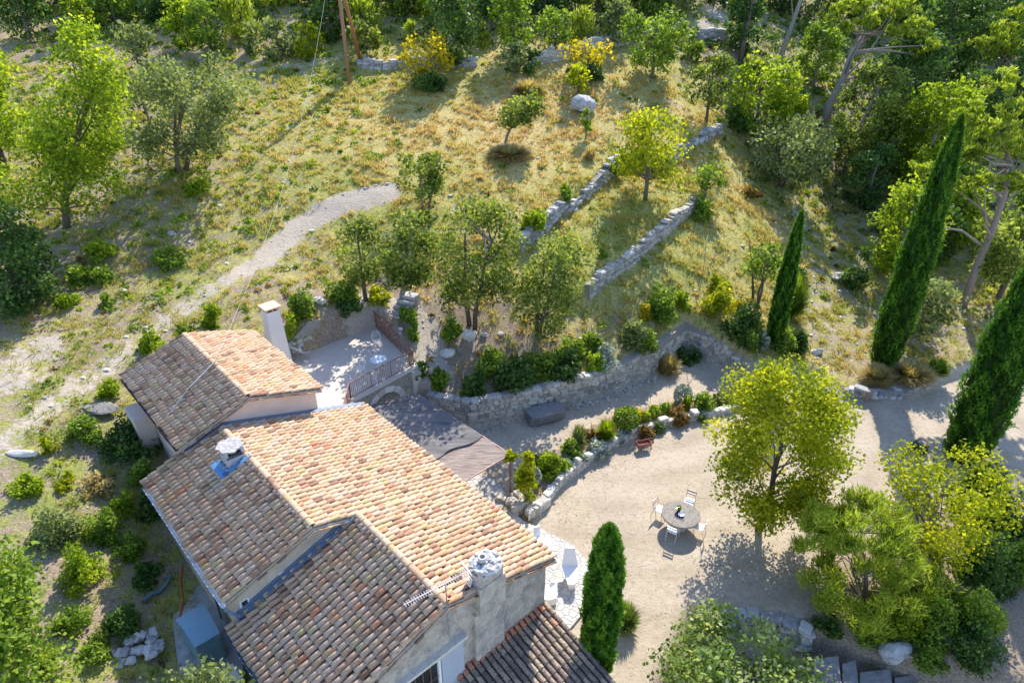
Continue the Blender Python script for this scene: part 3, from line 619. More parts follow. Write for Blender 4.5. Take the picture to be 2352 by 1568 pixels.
# big stone chimney on the front gable
g = G()
st = [(8.45, 9.62, 10.76, 10.95, 2.4, 4.55), (8.55, 9.56, 10.62, 11.2, 4.55, 5.75), (8.60, 9.5, 10.66, 11.16, 5.75, 6.12)]
for a in st: g.box(*a, tf=hf)
chB = part(g, 'chimney', RENDER, ROOF3)
g = G()
for s_, q_ in ((8.66, 10.72), (9.43, 10.72), (8.66, 11.1), (9.43, 11.1), (8.97, 10.72)): g.box(s_-.06, s_+.06, q_-.05, q_+.05, 6.12, 6.32, tf=hf)
part(g, 'chimney_posts', ROCK, chB)
g = G(); g.box(8.7, 9.4, 10.76, 11.06, 6.0, 6.14, tf=hf); part(g, 'flue', GLASSD, chB)
g = G()
for k in range(60):
    a = random.random()*6.28; r0 = math.sqrt(random.random()); s_ = 9.04+.50*r0*math.cos(a); q_ = 10.91+.38*r0*math.sin(a)
    stone(g, hf(s_, q_, 6.37+.06*(1-r0)+random.uniform(0, .03)), (.15, .12, .07), random.random()*6, .1, None, .3)
g.lathe([(.0, 0), (.5, 0), (.45, .07), (0, .10)], 14, hf(9.04, 10.91, 6.32)); part(g, 'chimney_cap', ROCK, chB)
g = G(); g.lathe([(.10, 0), (.13, .02), (.13, .22), (.085, .22), (.085, .1), (0, .1)], 14, hf(8.95, 10.95, 6.40)); part(g, 'chimney_pot', ROCK, chB)
# lean-to against the front gable
def leanto():
    r_ = np.random.default_rng(99); gt, gp, go = G(), G(), G()
    zt = 2.36; sl_ = .31; ang = np.linspace(0, np.pi, 8)
    def P(q, s, n): return hf(s, q, zt-(10.90-q)*sl_+n)
    s0_, s1_ = 7.75, 11.62; nc = 17; sp = (s1_-s0_)/nc
    for c in range(nc+1):
        s = s0_+c*sp
        for k in range(16):
            qa = 10.88-k*.34; qb = qa-.45; V = []
            for q, rr, n in ((qa, .078, .04), (qb, .094, .075)):
                V += [P(q, s+rr*math.cos(a)+r_.normal(0, .002), n+.82*rr*math.sin(a)) for a in ang]
            gt.add(V, [[(i, i+1, 8+i+1, 8+i) for i in range(7)]], float(np.clip(r_.beta(2, 2.6)+(.25 if r_.random() < .06 else 0), 0, 1)))
            V = []
            if c < nc:
                for q in (qa, qb): V += [P(q, s+sp/2+.1*math.cos(a), .09-.08*math.sin(a)) for a in ang]
                gp.add(V, [[(i, i+1, 8+i+1, 8+i) for i in range(7)]], r_.random())
        # short orange tiles bedded against the wall
        V = []
        for q, rr in ((10.925, .085), (10.70, .088)): V += [P(q, s+rr*math.cos(a), .10+.82*rr*math.sin(a)) for a in ang]
        if c < nc: go.add(V, [[(i, i+1, 8+i+1, 8+i) for i in range(7)], [tuple(range(8, 16))]], .95+.05*r_.random())
    o = part(gt, 'lean_to_roof', TILED, house, True); tag(o, 'dark weathered lean-to roof below the front gable wall')
    part(gp, 'pan_tiles', PAN, o); part(go, 'fillet_tiles', rndmat('orange_tile', [(0, (.45, .15, .08)), (1, (.55, .22, .12))], (.2, .15, .12), 6), o)
    g = G(); V = [P(10.9, s0_-.1, .0), P(5.4, s0_-.1, 0), P(5.4, s1_+.05, 0), P(10.9, s1_+.05, 0)]
    g.hexa([(a, b, c-.1) for a, b, c in V]+V); part(g, 'roof_deck', PLASTER2, o)
    g = G(); g.box(s0_+.15, s1_-.2, 5.6, 10.92, -2.5, .55, tf=hf); V = [(s0_+.15, 5.6), (s1_-.2, 5.6), (s1_-.2, 10.92), (s0_+.15, 10.92)]
    g.hexa([hf(a, b, .5) for a, b in V]+[P(b, a, -.1) for a, b in V]); part(g, 'lean_to_wall', RENDER)
leanto()
# antenna
ant = empty('tv_antenna', hf(7.45, 10.75, 4.9), 'thin metal television antenna above the front gable ridge', 'antenna')
g = G(); g.tube([hf(7.45, 10.75, 4.6), hf(7.45, 10.75, 6.95)], .02, 6); part(g, 'mast', GREYM, ant)
a0, a1 = Vector(at(927, 1389, 6.95)), Vector(at(1074, 1312, 6.95)); g = G(); g.bar(a0, a1, .022); part(g, 'boom', GREYM, ant)
d = (a1-a0).normalized(); pe = Vector((-d.y, d.x, 0)); g = G()
for k in range(26):
    p = a0+(a1-a0)*((k+.5)/26); w_ = .10 if k < 19 else .16
    if k > 19: g.bar(p-Vector((0, 0, .22))+pe*.0, p+Vector((0, 0, .22)), .01); g.bar(p-pe*.2, p+pe*.2, .01)
    else: g.bar(p-pe*w_, p+pe*w_, .012)
for s_ in (-1, 1):
    for k in range(5): q_ = a1+Vector((0, 0, s_*.08*k))-d*.02*k; g.bar(q_-pe*.28, q_+pe*.28, .01)
part(g, 'elements', GREYM, ant)
# ================================================================== ROOF TERRACE
ZT = 3.3
ter = empty('roof_terrace', (PB[0], PB[1], 0), 'stone cellar block with pale paved terrace on top and arched doorway', 'terrace')
e1 = hf(9.95, 28.8, 0)[:2]; e2 = hf(9.95, 22.7, 0)[:2]; e3 = hf(11.8, 22.7, 0)[:2]
poly = [e3, PA, PB, PC, PD, (PD[0]-1.2, PD[1]-1.0), e1, e2]
ins = [(x_+( -7-x_)*.03, y_+(29-y_)*.03) for x_, y_ in poly]
def offp(p, d): return p
ux, uy = (PB[0]-PA[0]), (PB[1]-PA[1]); ul = math.hypot(ux, uy); ux /= ul; uy /= ul; nx_, ny_ = uy, -ux       # outward normal of the arch face
def af(t, n, z): return (PA[0]+ux*t+nx_*n, PA[1]+uy*t+ny_*n, z)
g = G(); PAi = af(0, -.4, 0)[:2]; PBi = af(ul, -.4, 0)[:2]
g.prism([e3, PAi, PBi, PC, PD, (PD[0]-1.2, PD[1]-1.0), e1, e2], -.5, ZT-.12); part(g, 'cellar_block', RUBBLE, ter)
g = G(); g.prism([e3, af(0, .06, 0)[:2], af(ul+.05, .06, 0)[:2], (PC[0]+.05, PC[1]), PD, (PD[0]-1.2, PD[1]-1.0), e1, e2], ZT-.119, ZT); part(g, 'terrace_paving', plain('pale_concrete', (.50, .45, .39), .9, 0, .07, 2.5, .004), ter)
# arched front wall
cx, hw, spz, tz = ul*.47, .98, 1.75, 2.72; arc = [(cx+hw*math.cos(a), spz+(tz-spz)*math.sin(a)) for a in np.linspace(0, math.pi, 15)]
out = [(0, -.4), (cx-hw, -.4)]+arc[::-1]+[(cx+hw, -.4), (ul, -.4), (ul, ZT-.12), (0, ZT-.12)]
V = [af(t, 0, z) for t, z in out]+[af(t, -.4, z) for t, z in out]; n = len(out)
g = G(); g.add(V, [[(i, (i+1) % n, n+(i+1) % n, n+i) for i in range(n)], [tuple(range(n))], [tuple(range(n, 2*n))[::-1]]]); part(g, 'arch_wall', RUBBLE, ter)
g = G()
for k in range(14):
    a, b = np.linspace(0, math.pi, 15)[k:k+2]
    c = [(cx+(hw-.03)*math.cos(a), spz+(tz-spz-.03)*math.sin(a)), (cx+(hw-.03)*math.cos(b), spz+(tz-spz-.03)*math.sin(b)), (cx+(hw+.3)*math.cos(b), spz+(tz-spz+.3)*math.sin(b)), (cx+(hw+.3)*math.cos(a), spz+(tz-spz+.3)*math.sin(a))]
    g.hexa([af(t, .035, z) for t, z in c]+[af(t, -.3, z) for t, z in c])
g.hexa([af(cx-hw-.3, .035, -.3), af(cx-hw+.03, .035, -.3), af(cx-hw+.03, .035, spz), af(cx-hw-.3, .035, spz)]+[af(cx-hw-.3, -.3, -.3), af(cx-hw+.03, -.3, -.3), af(cx-hw+.03, -.3, spz), af(cx-hw-.3, -.3, spz)])
g.hexa([af(cx+hw-.03, .035, -.3), af(cx+hw+.3, .035, -.3), af(cx+hw+.3, .035, spz), af(cx+hw-.03, .035, spz)]+[af(cx+hw-.03, -.3, -.3), af(cx+hw+.3, -.3, -.3), af(cx+hw+.3, -.3, spz), af(cx+hw-.03, -.3, spz)])
part(g, 'arch_surround', PALE, ter)
g = G(); g.hexa([af(cx-hw, -.36, .3), af(cx+hw, -.36, .3), af(cx+hw, -.36, tz), af(cx-hw, -.36, tz)]+[af(cx-hw, -.39, .3), af(cx+hw, -.39, .3), af(cx+hw, -.39, tz), af(cx-hw, -.39, tz)]); o = part(g, 'doorway', GLASSD, ter)
g = G()
for t in (cx+.1, cx+.85): g.bar(af(t, -.2, .4), af(t, -.2, spz+.75 if t < cx+.5 else spz+.45), .09)
g.bar(af(cx+.1, -.2, 1.9), af(cx+.85, -.2, 2.15), .06); g.hexa([af(cx+.14, -.24, .4), af(cx+.82, -.24, .4), af(cx+.82, -.24, 2.2), af(cx+.14, -.24, 2.4)]+[af(cx+.14, -.27, .4), af(cx+.82, -.27, .4), af(cx+.82, -.27, 2.2), af(cx+.14, -.27, 2.4)]); part(g, 'wooden_door', plain('door_wood', (.34, .24, .16), .8), o)
g = G(); g.hexa([af(ul-.42, .1, -.3), af(ul+.1, .1, -.3), af(ul+.1, -.4, -.3), af(ul-.42, -.4, -.3)]+[af(ul-.42, .1, 2.75), af(ul+.1, .1, 2.75), af(ul+.1, -.4, 2.75), af(ul-.42, -.4, 2.75)])
g.hexa([af(ul-.5, .14, 2.75), af(ul+.16, .14, 2.75), af(ul+.16, -.45, 2.75), af(ul-.5, -.45, 2.75)]+[af(ul-.5, .14, 3.17), af(ul+.16, .14, 3.17), af(ul+.16, -.45, 3.17), af(ul-.5, -.45, 3.17)]); part(g, 'corner_pillar', PALE, ter)
# bank wall behind the terrace
bw = [(PD[0]-1.6, PD[1]-1.3), PD, ((PD[0]+PC[0])/2, (PD[1]+PC[1])/2), (PC[0]+.3, PC[1]+.3)]
drywall('bank_wall', bw, lambda t: float(np.interp(t, [0, .3, .36, .6, 1], [.5, 1.0, 1.9, 1.6, .5])), ZT, .4, .36, .2, LIME, 'short pale stone wall against the bank behind the roof terrace', off=.22)
# railing
def railing(a, b, n):
    A_ = Vector((*a, ZT)); B_ = Vector((*b, ZT)); g = G(); up = Vector((0, 0, 1))
    for k in range(n+1): p = A_+(B_-A_)*k/n; w_ = .045 if k % max(1, n//3) == 0 else .018; g.bar(p+up*.06, p+up*.93, w_)
    g.bar(A_+up*.10, B_+up*.10, .03); g.bar(A_+up*.93, B_+up*.93, .05, .03); o = part(g, 'railing', METAL, ter); return o
railing(af(.0, -.12, 0)[:2], af(ul-.12, -.12, 0)[:2], 38)
railing(af(ul-.12, -.12, 0)[:2], (PC[0]-.1, PC[1]-.1), 38)
railing(hf(11.0, 22.95, 0)[:2], af(0, -.12, 0)[:2], 18)
# tapering white chimney
g = G(); cxy = (-11.95, 30.0); ax = np.array(HA); bx = np.array(HB)
def sqr(h_, z): return [(cxy[0]+ax[0]*i*h_+bx[0]*j*h_, cxy[1]+ax[1]*i*h_+bx[1]*j*h_, z) for i, j in ((-1, -1), (1, -1), (1, 1), (-1, 1))]
g.hexa(sqr(.46, 3.0)+sqr(.33, 6.5)); chW = part(g, 'chimney', plain('white_render', (.70, .66, .62), .85, 0, .05, 1), ter)
g = G(); tt = sqr(.29, 6.5)
for p in tt: g.box(p[0]-.04, p[0]+.04, p[1]-.04, p[1]+.04, 6.5, 6.66)
for i in range(4): p = (np.array(tt[i])+np.array(tt[(i+1) % 4]))/2; g.box(p[0]-.03, p[0]+.03, p[1]-.03, p[1]+.03, 6.5, 6.66)
part(g, 'cap_bricks', plain('orange_brick', (.6, .3, .18), .8), chW)
g = G(); g.hexa(sqr(.42, 6.66)+sqr(.42, 6.73)); part(g, 'cap_slab', plain('orange_slab', (.66, .46, .32), .8, 0, .06), chW)
g = G(); g.hexa(sqr(.25, 6.495)+sqr(.25, 6.52)); part(g, 'flue', GLASSD, chW)
# ================================================================== PERGOLA
perg = empty('pergola', hf(15.7, 17.5, .45), 'metal pergola covered with grey shade cloth and reed matting beside the house', 'pergola')
ZP = 2.66; Cc = hf(15.95, 17.35, ZP); Bc = at(962, 907, ZP); Ac = at(843, 933, ZP); Dc = hf(11.7, 17.35, ZP); Ec = hf(11.7, 22.5, ZP)
# sheet param: v from 0 (C-D edge) to 1 (B-A/E edge), u from house (0) to outer (1)
def psh(u, v, dz=0):
    hx = np.array(Dc)*(1-v)+np.array(Ec)*v; 
    ox = np.array(Cc)*(1-v)+np.array(Bc)*v
    if v > .8: hx = hx+(np.array(Ac)-np.array(Ec))*((v-.8)/.2)*1.0
    p = hx*(1-u)+ox*u; return (p[0], p[1], ZP+dz)
def sheet(name, mat, v0, v1, zf, nu=22, nv=40, th=.012):
    V = []; 
    for i in range(nu+1):
        for j in range(nv+1):
            u = i/nu; a, b = v0(u), v1(u); v = a+(b-a)*j/nv; V.append(psh(u, v, zf(u, v)))
    V = np.array(V); m = len(V); V2 = V-np.array([0, 0, th])
    q = [(i*(nv+1)+j, (i+1)*(nv+1)+j, (i+1)*(nv+1)+j+1, i*(nv+1)+j+1) for i in range(nu) for j in range(nv)]
    g = G(); g.add(np.concatenate([V, V2]), [q, [(d_+m, c_+m, b_+m, a_+m) for a_, b_, c_, d_ in q]]); return part(g, name, mat, perg, True)
m, nt_, b_ = newmat('shade_cloth'); tc = nt_.nodes.new('ShaderNodeTexCoord').outputs['Object']
mp = nt_.nodes.new('ShaderNodeMapping'); mp.inputs['Rotation'].default_value = (0, 0, -math.atan2(HB[1], HB[0])); mp.inputs['Scale'].default_value = (.25, 5, 1); L(nt_, tc, mp.inputs[0])
L(nt_, mixc(nt_, .8, ramp(nt_, nz(nt_, tc, .9, 4), [(.3, (.13, .125, .125)), (.7, (.19, .18, .17))]), ramp(nt_, nz(nt_, mp.outputs[0], 1, 2), [(.38, (.62, .62, .62)), (.6, (1.15, 1.15, 1.15))]), 'MULTIPLY'), b_.inputs['Base Color']); b_.inputs['Roughness'].default_value = .8; bump(nt_, b_, nz(nt_, tc, 30, 2), .004); CLOTH = m
m, nt_, b_ = newmat('reed_mat'); tc = nt_.nodes.new('ShaderNodeTexCoord').outputs['Object']; mp = nt_.nodes.new('ShaderNodeMapping'); mp.inputs['Rotation'].default_value = (0, 0, -math.atan2(HB[1], HB[0])); mp.inputs['Scale'].default_value = (1.2, 26, 6)
L(nt_, tc, mp.inputs[0]); rr_ = nz(nt_, mp.outputs[0], 1.0, 3, .7)
mp.vector_type = 'POINT'
L(nt_, ramp(nt_, rr_, [(.34, (.10, .07, .06)), (.5, (.25, .20, .17)), (.68, (.42, .35, .30))]), b_.inputs['Base Color']); b_.inputs['Roughness'].default_value = .9; bump(nt_, b_, rr_, .03, 1); REED = m
bd = lambda u: .39-.12*u+.015*math.sin(u*13)
sheet('reed_matting', REED, lambda u: 0.01, lambda u: .5, lambda u, v: .02*math.sin(v*40)+.03*math.sin(u*7))
sheet('shade_cloth', CLOTH, bd, lambda u: 1.0, lambda u, v: .075+.05*abs(math.sin(v*22))*(.4+.6*math.sin(u*3.1))-.04+.015*math.sin(u*30+v*9))
g = G(); g.tube([Cc, Bc], .035, 6); g.tube([Cc, Dc], .035, 6); g.tube([Bc, Ac], .03, 6); part(g, 'edge_beam', plain('pink_rust_pipe', (.45, .28, .24), .6, .2), perg)
g = G()
for v in np.linspace(.1, .92, 6): g.tube([psh(0, v, -.06), psh(1, v, -.06)], .025, 6)
part(g, 'cross_beams', METAL, perg)
for p in (Cc, Bc, psh(1, .5)):
    g = G(); g.tube([(p[0], p[1], .2), (p[0], p[1], ZP)], .04, 8); part(g, 'post', METAL, perg)
# ================================================================== PAVING, STEPS, COURTYARD THINGS
g = G(); g.prism([hf(s, q, 0)[:2] for s, q in ((11.66, 17.0), (15.62, 17.0), (15.95, 18.2), (15.7, 19.4), (15.9, 24.2), (11.66, 23.6))], .2, .47); tag(g.done('upper_paving', PAVE), kind='structure')
g = G(); g.prism([hf(s, q, 0)[:2] for s, q in ((11.66, 10.6), (12.9, 10.75), (14.5, 11.0), (15.35, 11.7), (15.75, 12.5), (15.95, 13.6), (15.3, 16.3), (11.66, 16.9))], -.2, .12); tag(g.done('lower_paving', PAVE), kind='structure')
ste = empty('stone_steps', hf(14.9, 16.7, 0), 'three worn stone steps between the upper and lower paving', 'steps')
for k in range(3):
    g = G(); g.box(14.05, 15.35, 16.98-.36*(k+1), 17.0-.36*k, -.1, .40-.1*k+(-.02), tf=hf); o = part(g, 'step', PALE, ste)
bl = empty('stone_bench', hf(16.4, 15.9, 0), 'long weathered limestone block used as a bench by the steps', 'bench'); g = G()
stone(g, hf(16.35, 15.95, .27), (1.35, .45, .5), math.atan2(HA[1], HA[0]), .02, .6, .01); part(g, 'block', PALE, bl)
# planter end stones
g = G()
for k in range(26):
    s = 15.2+1.5*random.random(); q = 16.55+.9*random.random(); stone(g, hf(s, q, .45+.12*random.random()), (.35, .3, .25), random.random()*3, .1, None, .3)
for k in range(14): stone(g, hf(15.35+.07*k, 16.45+.02*math.sin(k*2), .1+.33*(k % 2)), (.34, .3, .36), random.random(), .08)
tag(g.done('planter_corner', LIME), 'rough stone corner of the planted bed beside the steps', 'planter')
tfx = empty('standpipe', hf(15.6, 15.75, 0), 'small garden standpipe on the lower paving next to the steps', 'tap'); g = G(); p = hf(15.6, 15.75, 0)
g.tube([(p[0], p[1], .1), (p[0], p[1], .42)], .035, 8); part(g, 'pipe', WHITE, tfx); g = G(); g.lathe([(0, 0), (.07, .02), (.07, .08), (0, .12)], 10, (p[0], p[1], .42)); part(g, 'head', GREYM, tfx)
# sculpted white loungers
def lounger(name, seatpix, backpix, z, th, label, mat=WHITE, side_=None):
    r = empty(name, at(*seatpix[0], z), label, 'lounger'); lv = [at(a, b, z) for a, b in seatpix]
    g = G(); n = len(lv)
    V = lv+[(x, y, z-th) for x, y, _ in lv]; g.add(V, [[(i, i+1 if i < n-1 else 0, n+(i+1) % n, n+i) for i in range(n)], [tuple(range(n))[::-1]], [tuple(range(n, 2*n))]]); o = part(g, 'seat', mat, r)
    cx_ = sum(v[0] for v in lv)/n; cy_ = sum(v[1] for v in lv)/n; g = G()
    W_ = [(cx_+(v[0]-cx_)*.8, cy_+(v[1]-cy_)*.8, z-th) for v in lv]; D_ = [(cx_+(v[0]-cx_)*.6, cy_+(v[1]-cy_)*.6, .1) for v in lv]
    g.add(W_+D_, [[(i, (i+1) % n, n+(i+1) % n, n+i) for i in range(n)], [tuple(range(n))]]); part(g, 'base', side_ or mat, r)
    if backpix:
        a, b = [Vector(at(*backpix[k], z)) for k in (0, 1)]; yb = (a.y+b.y)/2+.22
        c, d = [Vector(((px-1176)/F*depth(0, yb, zrow(py, yb)), yb, zrow(py, yb))) for px, py in backpix[2:]]
        t = Vector((0, .09, .0)); g = G(); g.hexa([tuple(a), tuple(b), tuple(b+t), tuple(a+t), tuple(d), tuple(c), tuple(c+t), tuple(d+t)]); part(g, 'backrest', mat, r)
    return r
lounger('sculpted_lounger', [(1290, 1297), (1328, 1299), (1327, 1335), (1318, 1342), (1305, 1341)], [(1291, 1298), (1328, 1300), (1320, 1258), (1297, 1257)], .62, .10,
        'large white sculpted lounger with tall tapered back, standing free on the paving')
lounger('sculpted_lounger', [(1228, 1228), (1240, 1226), (1262, 1240), (1276, 1262), (1268, 1262), (1240, 1248)], [(1226, 1234), (1242, 1230), (1240, 1208), (1226, 1212)], .5, .12,
        'white sculpted lounger half hidden behind the roof eave near the standpipe')
lounger('moulded_armchair', [(1250, 1352), (1262, 1348), (1276, 1352), (1281, 1362), (1278, 1372), (1262, 1377), (1248, 1375)], [(1262, 1350), (1281, 1356), (1278, 1338), (1266, 1336)], .62, .36,
        'cream sided moulded armchair next to the house corner', WHITE, CREAM)
# round stone table with chairs
TCX, TCY, _ = at(1564, 1180, .75)
tb = empty('stone_table', (TCX, TCY, 0), 'round grey stone table standing in the courtyard', 'table')
TSTONE = rndmat('speckled_stone', [(0, (.26, .23, .20)), (1, (.36, .33, .29))], (.13, .12, .11), 9, .9, .006, (.5, .6))
g = G(); g.lathe([(0, .66), (.80, .66), (.83, .69), (.83, .74), (.80, .76), (0, .76)], 48, (TCX, TCY, 0)); part(g, 'table_top', TSTONE, tb)
g = G(); g.lathe([(.33, 0), (.36, .1), (.30, .5), (.36, .66)], 20, (TCX, TCY, 0)); part(g, 'pedestal', PALE, tb)
def chair(loc, ang, label, light, group='metal chairs around the stone table'):
    r = empty('garden_chair', (loc[0], loc[1], 0), label, 'chair', group, ang); m = plain('chair_paint_'+label[:5], (.75, .78, .8) if light else (.24, .21, .22), .4, .2, .05)
    ms = WHITE
    def q(g, nm, mt): o = g.done(nm, mt, r); return o
    g = G()
    for k in range(5): g.box(-.20, .20, -.2+k*.082, -.13+k*.082, .44, .456)
    q(g, 'seat', ms)
    g = G(); g.box(-.2, .2, -.275, -.262, .62, .69); g.box(-.2, .2, -.292, -.279, .74, .84); q(g, 'backrest', m)
    for sx_ in (-1, 1):
        g = G(); g.tube([(sx_*.21, .24, 0), (sx_*.21, .19, .44), (sx_*.21, .0, .45)], .012, 6); q(g, 'leg', m)
        g = G(); g.tube([(sx_*.21, -.30, 0), (sx_*.21, -.2, .44), (sx_*.21, -.29, .86)], .012, 6); q(g, 'leg', m)
    return r
for (px, py, lb, lt) in ((1516, 1168, 'dark framed chair at the left side of the stone table', 0), (1583, 1150, 'dark framed chair tucked behind the stone table, only its backrest showing', 0),
                         (1606, 1208, 'pale chair at the right side of the stone table, nearest the tree trunk', 1), (1547, 1217, 'white chair in front of the stone table, in its shadow', 1)):
    x, y, _ = at(px, py, .45); a = math.atan2(TCY-y, TCX-x)-math.pi/2; chair((x, y), a, lb, lt)
# things on the table
r = empty('flower_pot', (TCX-.08, TCY+.16, .76), 'dark pot with a small green plant on the stone table', 'plant pot'); g = G(); g.lathe([(0, 0), (.07, 0), (.10, .16), (.08, .16), (.07, .1), (0, .1)], 16, (0, 0, 0)); g.done('pot', GLASSD, r)
def leaves_local(n, R, h, sz, up=.4):
    P = rng.normal(size=(n, 3)); P /= np.linalg.norm(P, axis=1)[:, None]; P = P*R*rng.uniform(.5, 1, (n, 1)); P[:, 2] = P[:, 2]*h/R/2+h/2
    return leafquads(P, np.full(n, sz), up)
def leafquads(P, sz, up=.5, elong=1.5, dirs=None, els=.55):
    n = len(P); N = rng.normal(size=(n, 3)); N /= np.linalg.norm(N, axis=1)[:, None]; N[:, 2] += up; N /= np.linalg.norm(N, axis=1)[:, None]
    T = rng.normal(size=(n, 3)) if dirs is None else dirs+rng.normal(0, .35, (n, 3)); T -= N*(T*N).sum(1)[:, None]; T /= np.linalg.norm(T, axis=1)[:, None]+1e-9; B = np.cross(N, T)
    s = (sz*rng.uniform(.65, 1.35, n))[:, None]
    V = np.stack([P-T*s*elong/2, P+B*s*els-T*s*.1, P+T*s*elong/2, P-B*s*els-T*s*.1], 1).reshape(-1, 3)
    return V, np.arange(4*n).reshape(n, 4)
V, q_ = leaves_local(90, .13, .2, .05); V[:, 2] += .12; mkobj('foliage', V, [q_], LM['mid'], r, rng.random(90))
r = empty('white_bowl', (TCX-.02, TCY-.10, .76), 'white round bowl in the middle of the stone table', 'bowl'); g = G(); g.lathe([(.05, 0), (.09, .02), (.13, .09), (.12, .09), (.07, .03), (0, .03)], 20, (0, 0, 0)); g.done('bowl', WHITE, r)
r = empty('glass_jar', (TCX+.11, TCY+.04, .76), 'small pale blue glass jar beside the bowl', 'jar'); g = G(); g.lathe([(.05, 0), (.06, .02), (.06, .12), (.04, .14), (.04, .13), (0, .03)], 14, (0, 0, 0)); g.done('jar', plain('pale_glass', (.5, .6, .7), .1), r)
r = empty('dark_tray', (TCX-.1, TCY-.1, .76), 'dark violet cloth tray under the white bowl', 'tray'); g = G(); g.lathe([(0, 0), (.2, 0), (.21, .015), (0, .006)], 20, (0, 0, 0)); g.done('tray', plain('violet', (.08, .06, .14)), r)
r = empty('wire_stand', (TCX-.02, TCY-.33, .76), 'little wire candle stand at the near edge of the stone table', 'candle holder'); g = G()
for rr in (.05, .085): g.tube([(rr*math.cos(t), rr*math.sin(t), .02) for t in np.linspace(0, 6.28, 14)], .006, 4)
g.done('ring', GREYM, r)
# terrace furniture
WIRE = WHITE
def wire_chair(px, py, ang, label):
    x, y, _ = at(px, py, ZT); r = empty('wire_chair', (x, y, ZT), label, 'chair', 'white wire chairs on the roof terrace', ang)
    g = G()
    c_ = [(.2*math.cos(t), .2*math.sin(t), .45) for t in np.linspace(0, 6.283, 17)]; g.tube(c_, .011, 5)
    for k in range(7): x_ = -.17+k*.057; y_ = math.sqrt(max(0, .04-x_*x_)); g.tube([(x_, -y_, .45), (x_, y_, .45)], .005, 4)
    g.done('seat', WIRE, r); g = G(); g.tube([(-.2, -.06, .45), (-.22, -.2, .75), (-.1, -.25, .95), (.1, -.25, .95), (.22, -.2, .75), (.2, -.06, .45)], .011, 5)
    g.tube([(.13*math.cos(t), -.24, .74+.13*math.sin(t)) for t in np.linspace(0, 6.283, 14)], .007, 4); g.tube([(.06*math.cos(t), -.24, .74+.06*math.sin(t)) for t in np.linspace(0, 6.283, 10)], .006, 4); g.done('backrest', WIRE, r)
    for sx_ in (-1, 1):
        for sy in (-1, 1): g = G(); g.tube([(sx_*.13, sy*.14, .45), (sx_*.19, sy*.2, 0)], .010, 5); g.done('leg', WIRE, r)
wire_chair(830, 862, 2.4, 'white wire chair left of the round terrace table'); wire_chair(868, 800, 3.6, 'white wire chair behind the round terrace table'); wire_chair(858, 883, .3, 'white wire chair between the terrace table and the railing')
x, y, _ = at(872, 852, ZT); r = empty('metal_table', (x, y, ZT), 'small round white wire table on the roof terrace', 'table'); g = G(); g.lathe([(0, .69), (.40, .69), (.41, .72), (0, .715)], 28, (0, 0, 0)); g.done('table_top', plain('table_mesh', (.62, .66, .68), .5), r)
for k in range(3): a = k*2.09+.4; g = G(); g.tube([(.12*math.cos(a), .12*math.sin(a), .69), (.05*math.cos(a), .05*math.sin(a), .35), (.28*math.cos(a), .28*math.sin(a), 0)], .014, 6); g.done('leg', WHITE, r)
# butterfly chair
x, y, _ = at(692, 826, ZT); r = empty('butterfly_chair', (x, y, ZT), 'white sling butterfly chair by the tall chimney on the roof terrace', 'chair', None, -.5)
def bf(u, v):     # u -1..1 across, v -1 (front) .. 1 (back)
    c4 = {(-1, -1): (-.40, .42, .50), (1, -1): (.40, .42, .50), (-1, 1): (-.36, -.42, 1.02), (1, 1): (.36, -.42, 1.02)}
    w = [(1-u)*(1-v)/4, (1+u)*(1-v)/4, (1-u)*(1+v)/4, (1+u)*(1+v)/4]; p = sum(np.array(c)*k for c, k in zip([c4[(-1, -1)], c4[(1, -1)], c4[(-1, 1)], c4[(1, 1)]], w))
    b = (1-u*u)*.6+(1-v*v)*.6-(1-u*u)*(1-v*v)*.35; p[2] -= .36*b; p[1] += .22*(1-u*u)*(v if v > 0 else v*.6); p[0] *= 1-.35*(1-v*v); return p
nb = 14; V = np.array([bf(-1+2*i/nb, -1+2*j/nb) for i in range(nb+1) for j in range(nb+1)]); q_ = [(i*(nb+1)+j, (i+1)*(nb+1)+j, (i+1)*(nb+1)+j+1, i*(nb+1)+j+1) for i in range(nb) for j in range(nb)]
m_ = len(V); mkobj('sling', np.concatenate([V, V-[0, 0, .012]]), [q_, [(d+m_, c+m_, b+m_, a+m_) for a, b, c, d in q_]], WHITE, r, None, True)
g = G()
for sx_ in (-1, 1): g.tube([(sx_*.36, -.42, 1.0), (-sx_*.3, .36, .02), (sx_*.3, .36, .02) if False else (-sx_*.3, -.34, .02), (sx_*.4, .42, .48)], .012, 6)
g.done('frame', GREYM, r)
# stone trough by the retaining wall
x, y, _ = at(1252, 962, lowz(2, 29)); r = empty('stone_trough', (x, y, lowz(x, y)), 'dark grey oblong stone trough in the shade at the foot of the retaining wall', 'trough', None, .42)
g = G(); stone(g, (0, 0, .28), (2.0, .95, .56), 0, .02, .5, .0); g.done('body', DARKROCK, r); g = G(); g.prism([(-.95, -.42), (-.7, -.5), (.7, -.5), (.98, -.35), (.98, .3), (.7, .5), (-.7, .5), (-.98, .3)], .52, .62); g.done('slab_top', DARKROCK, r)
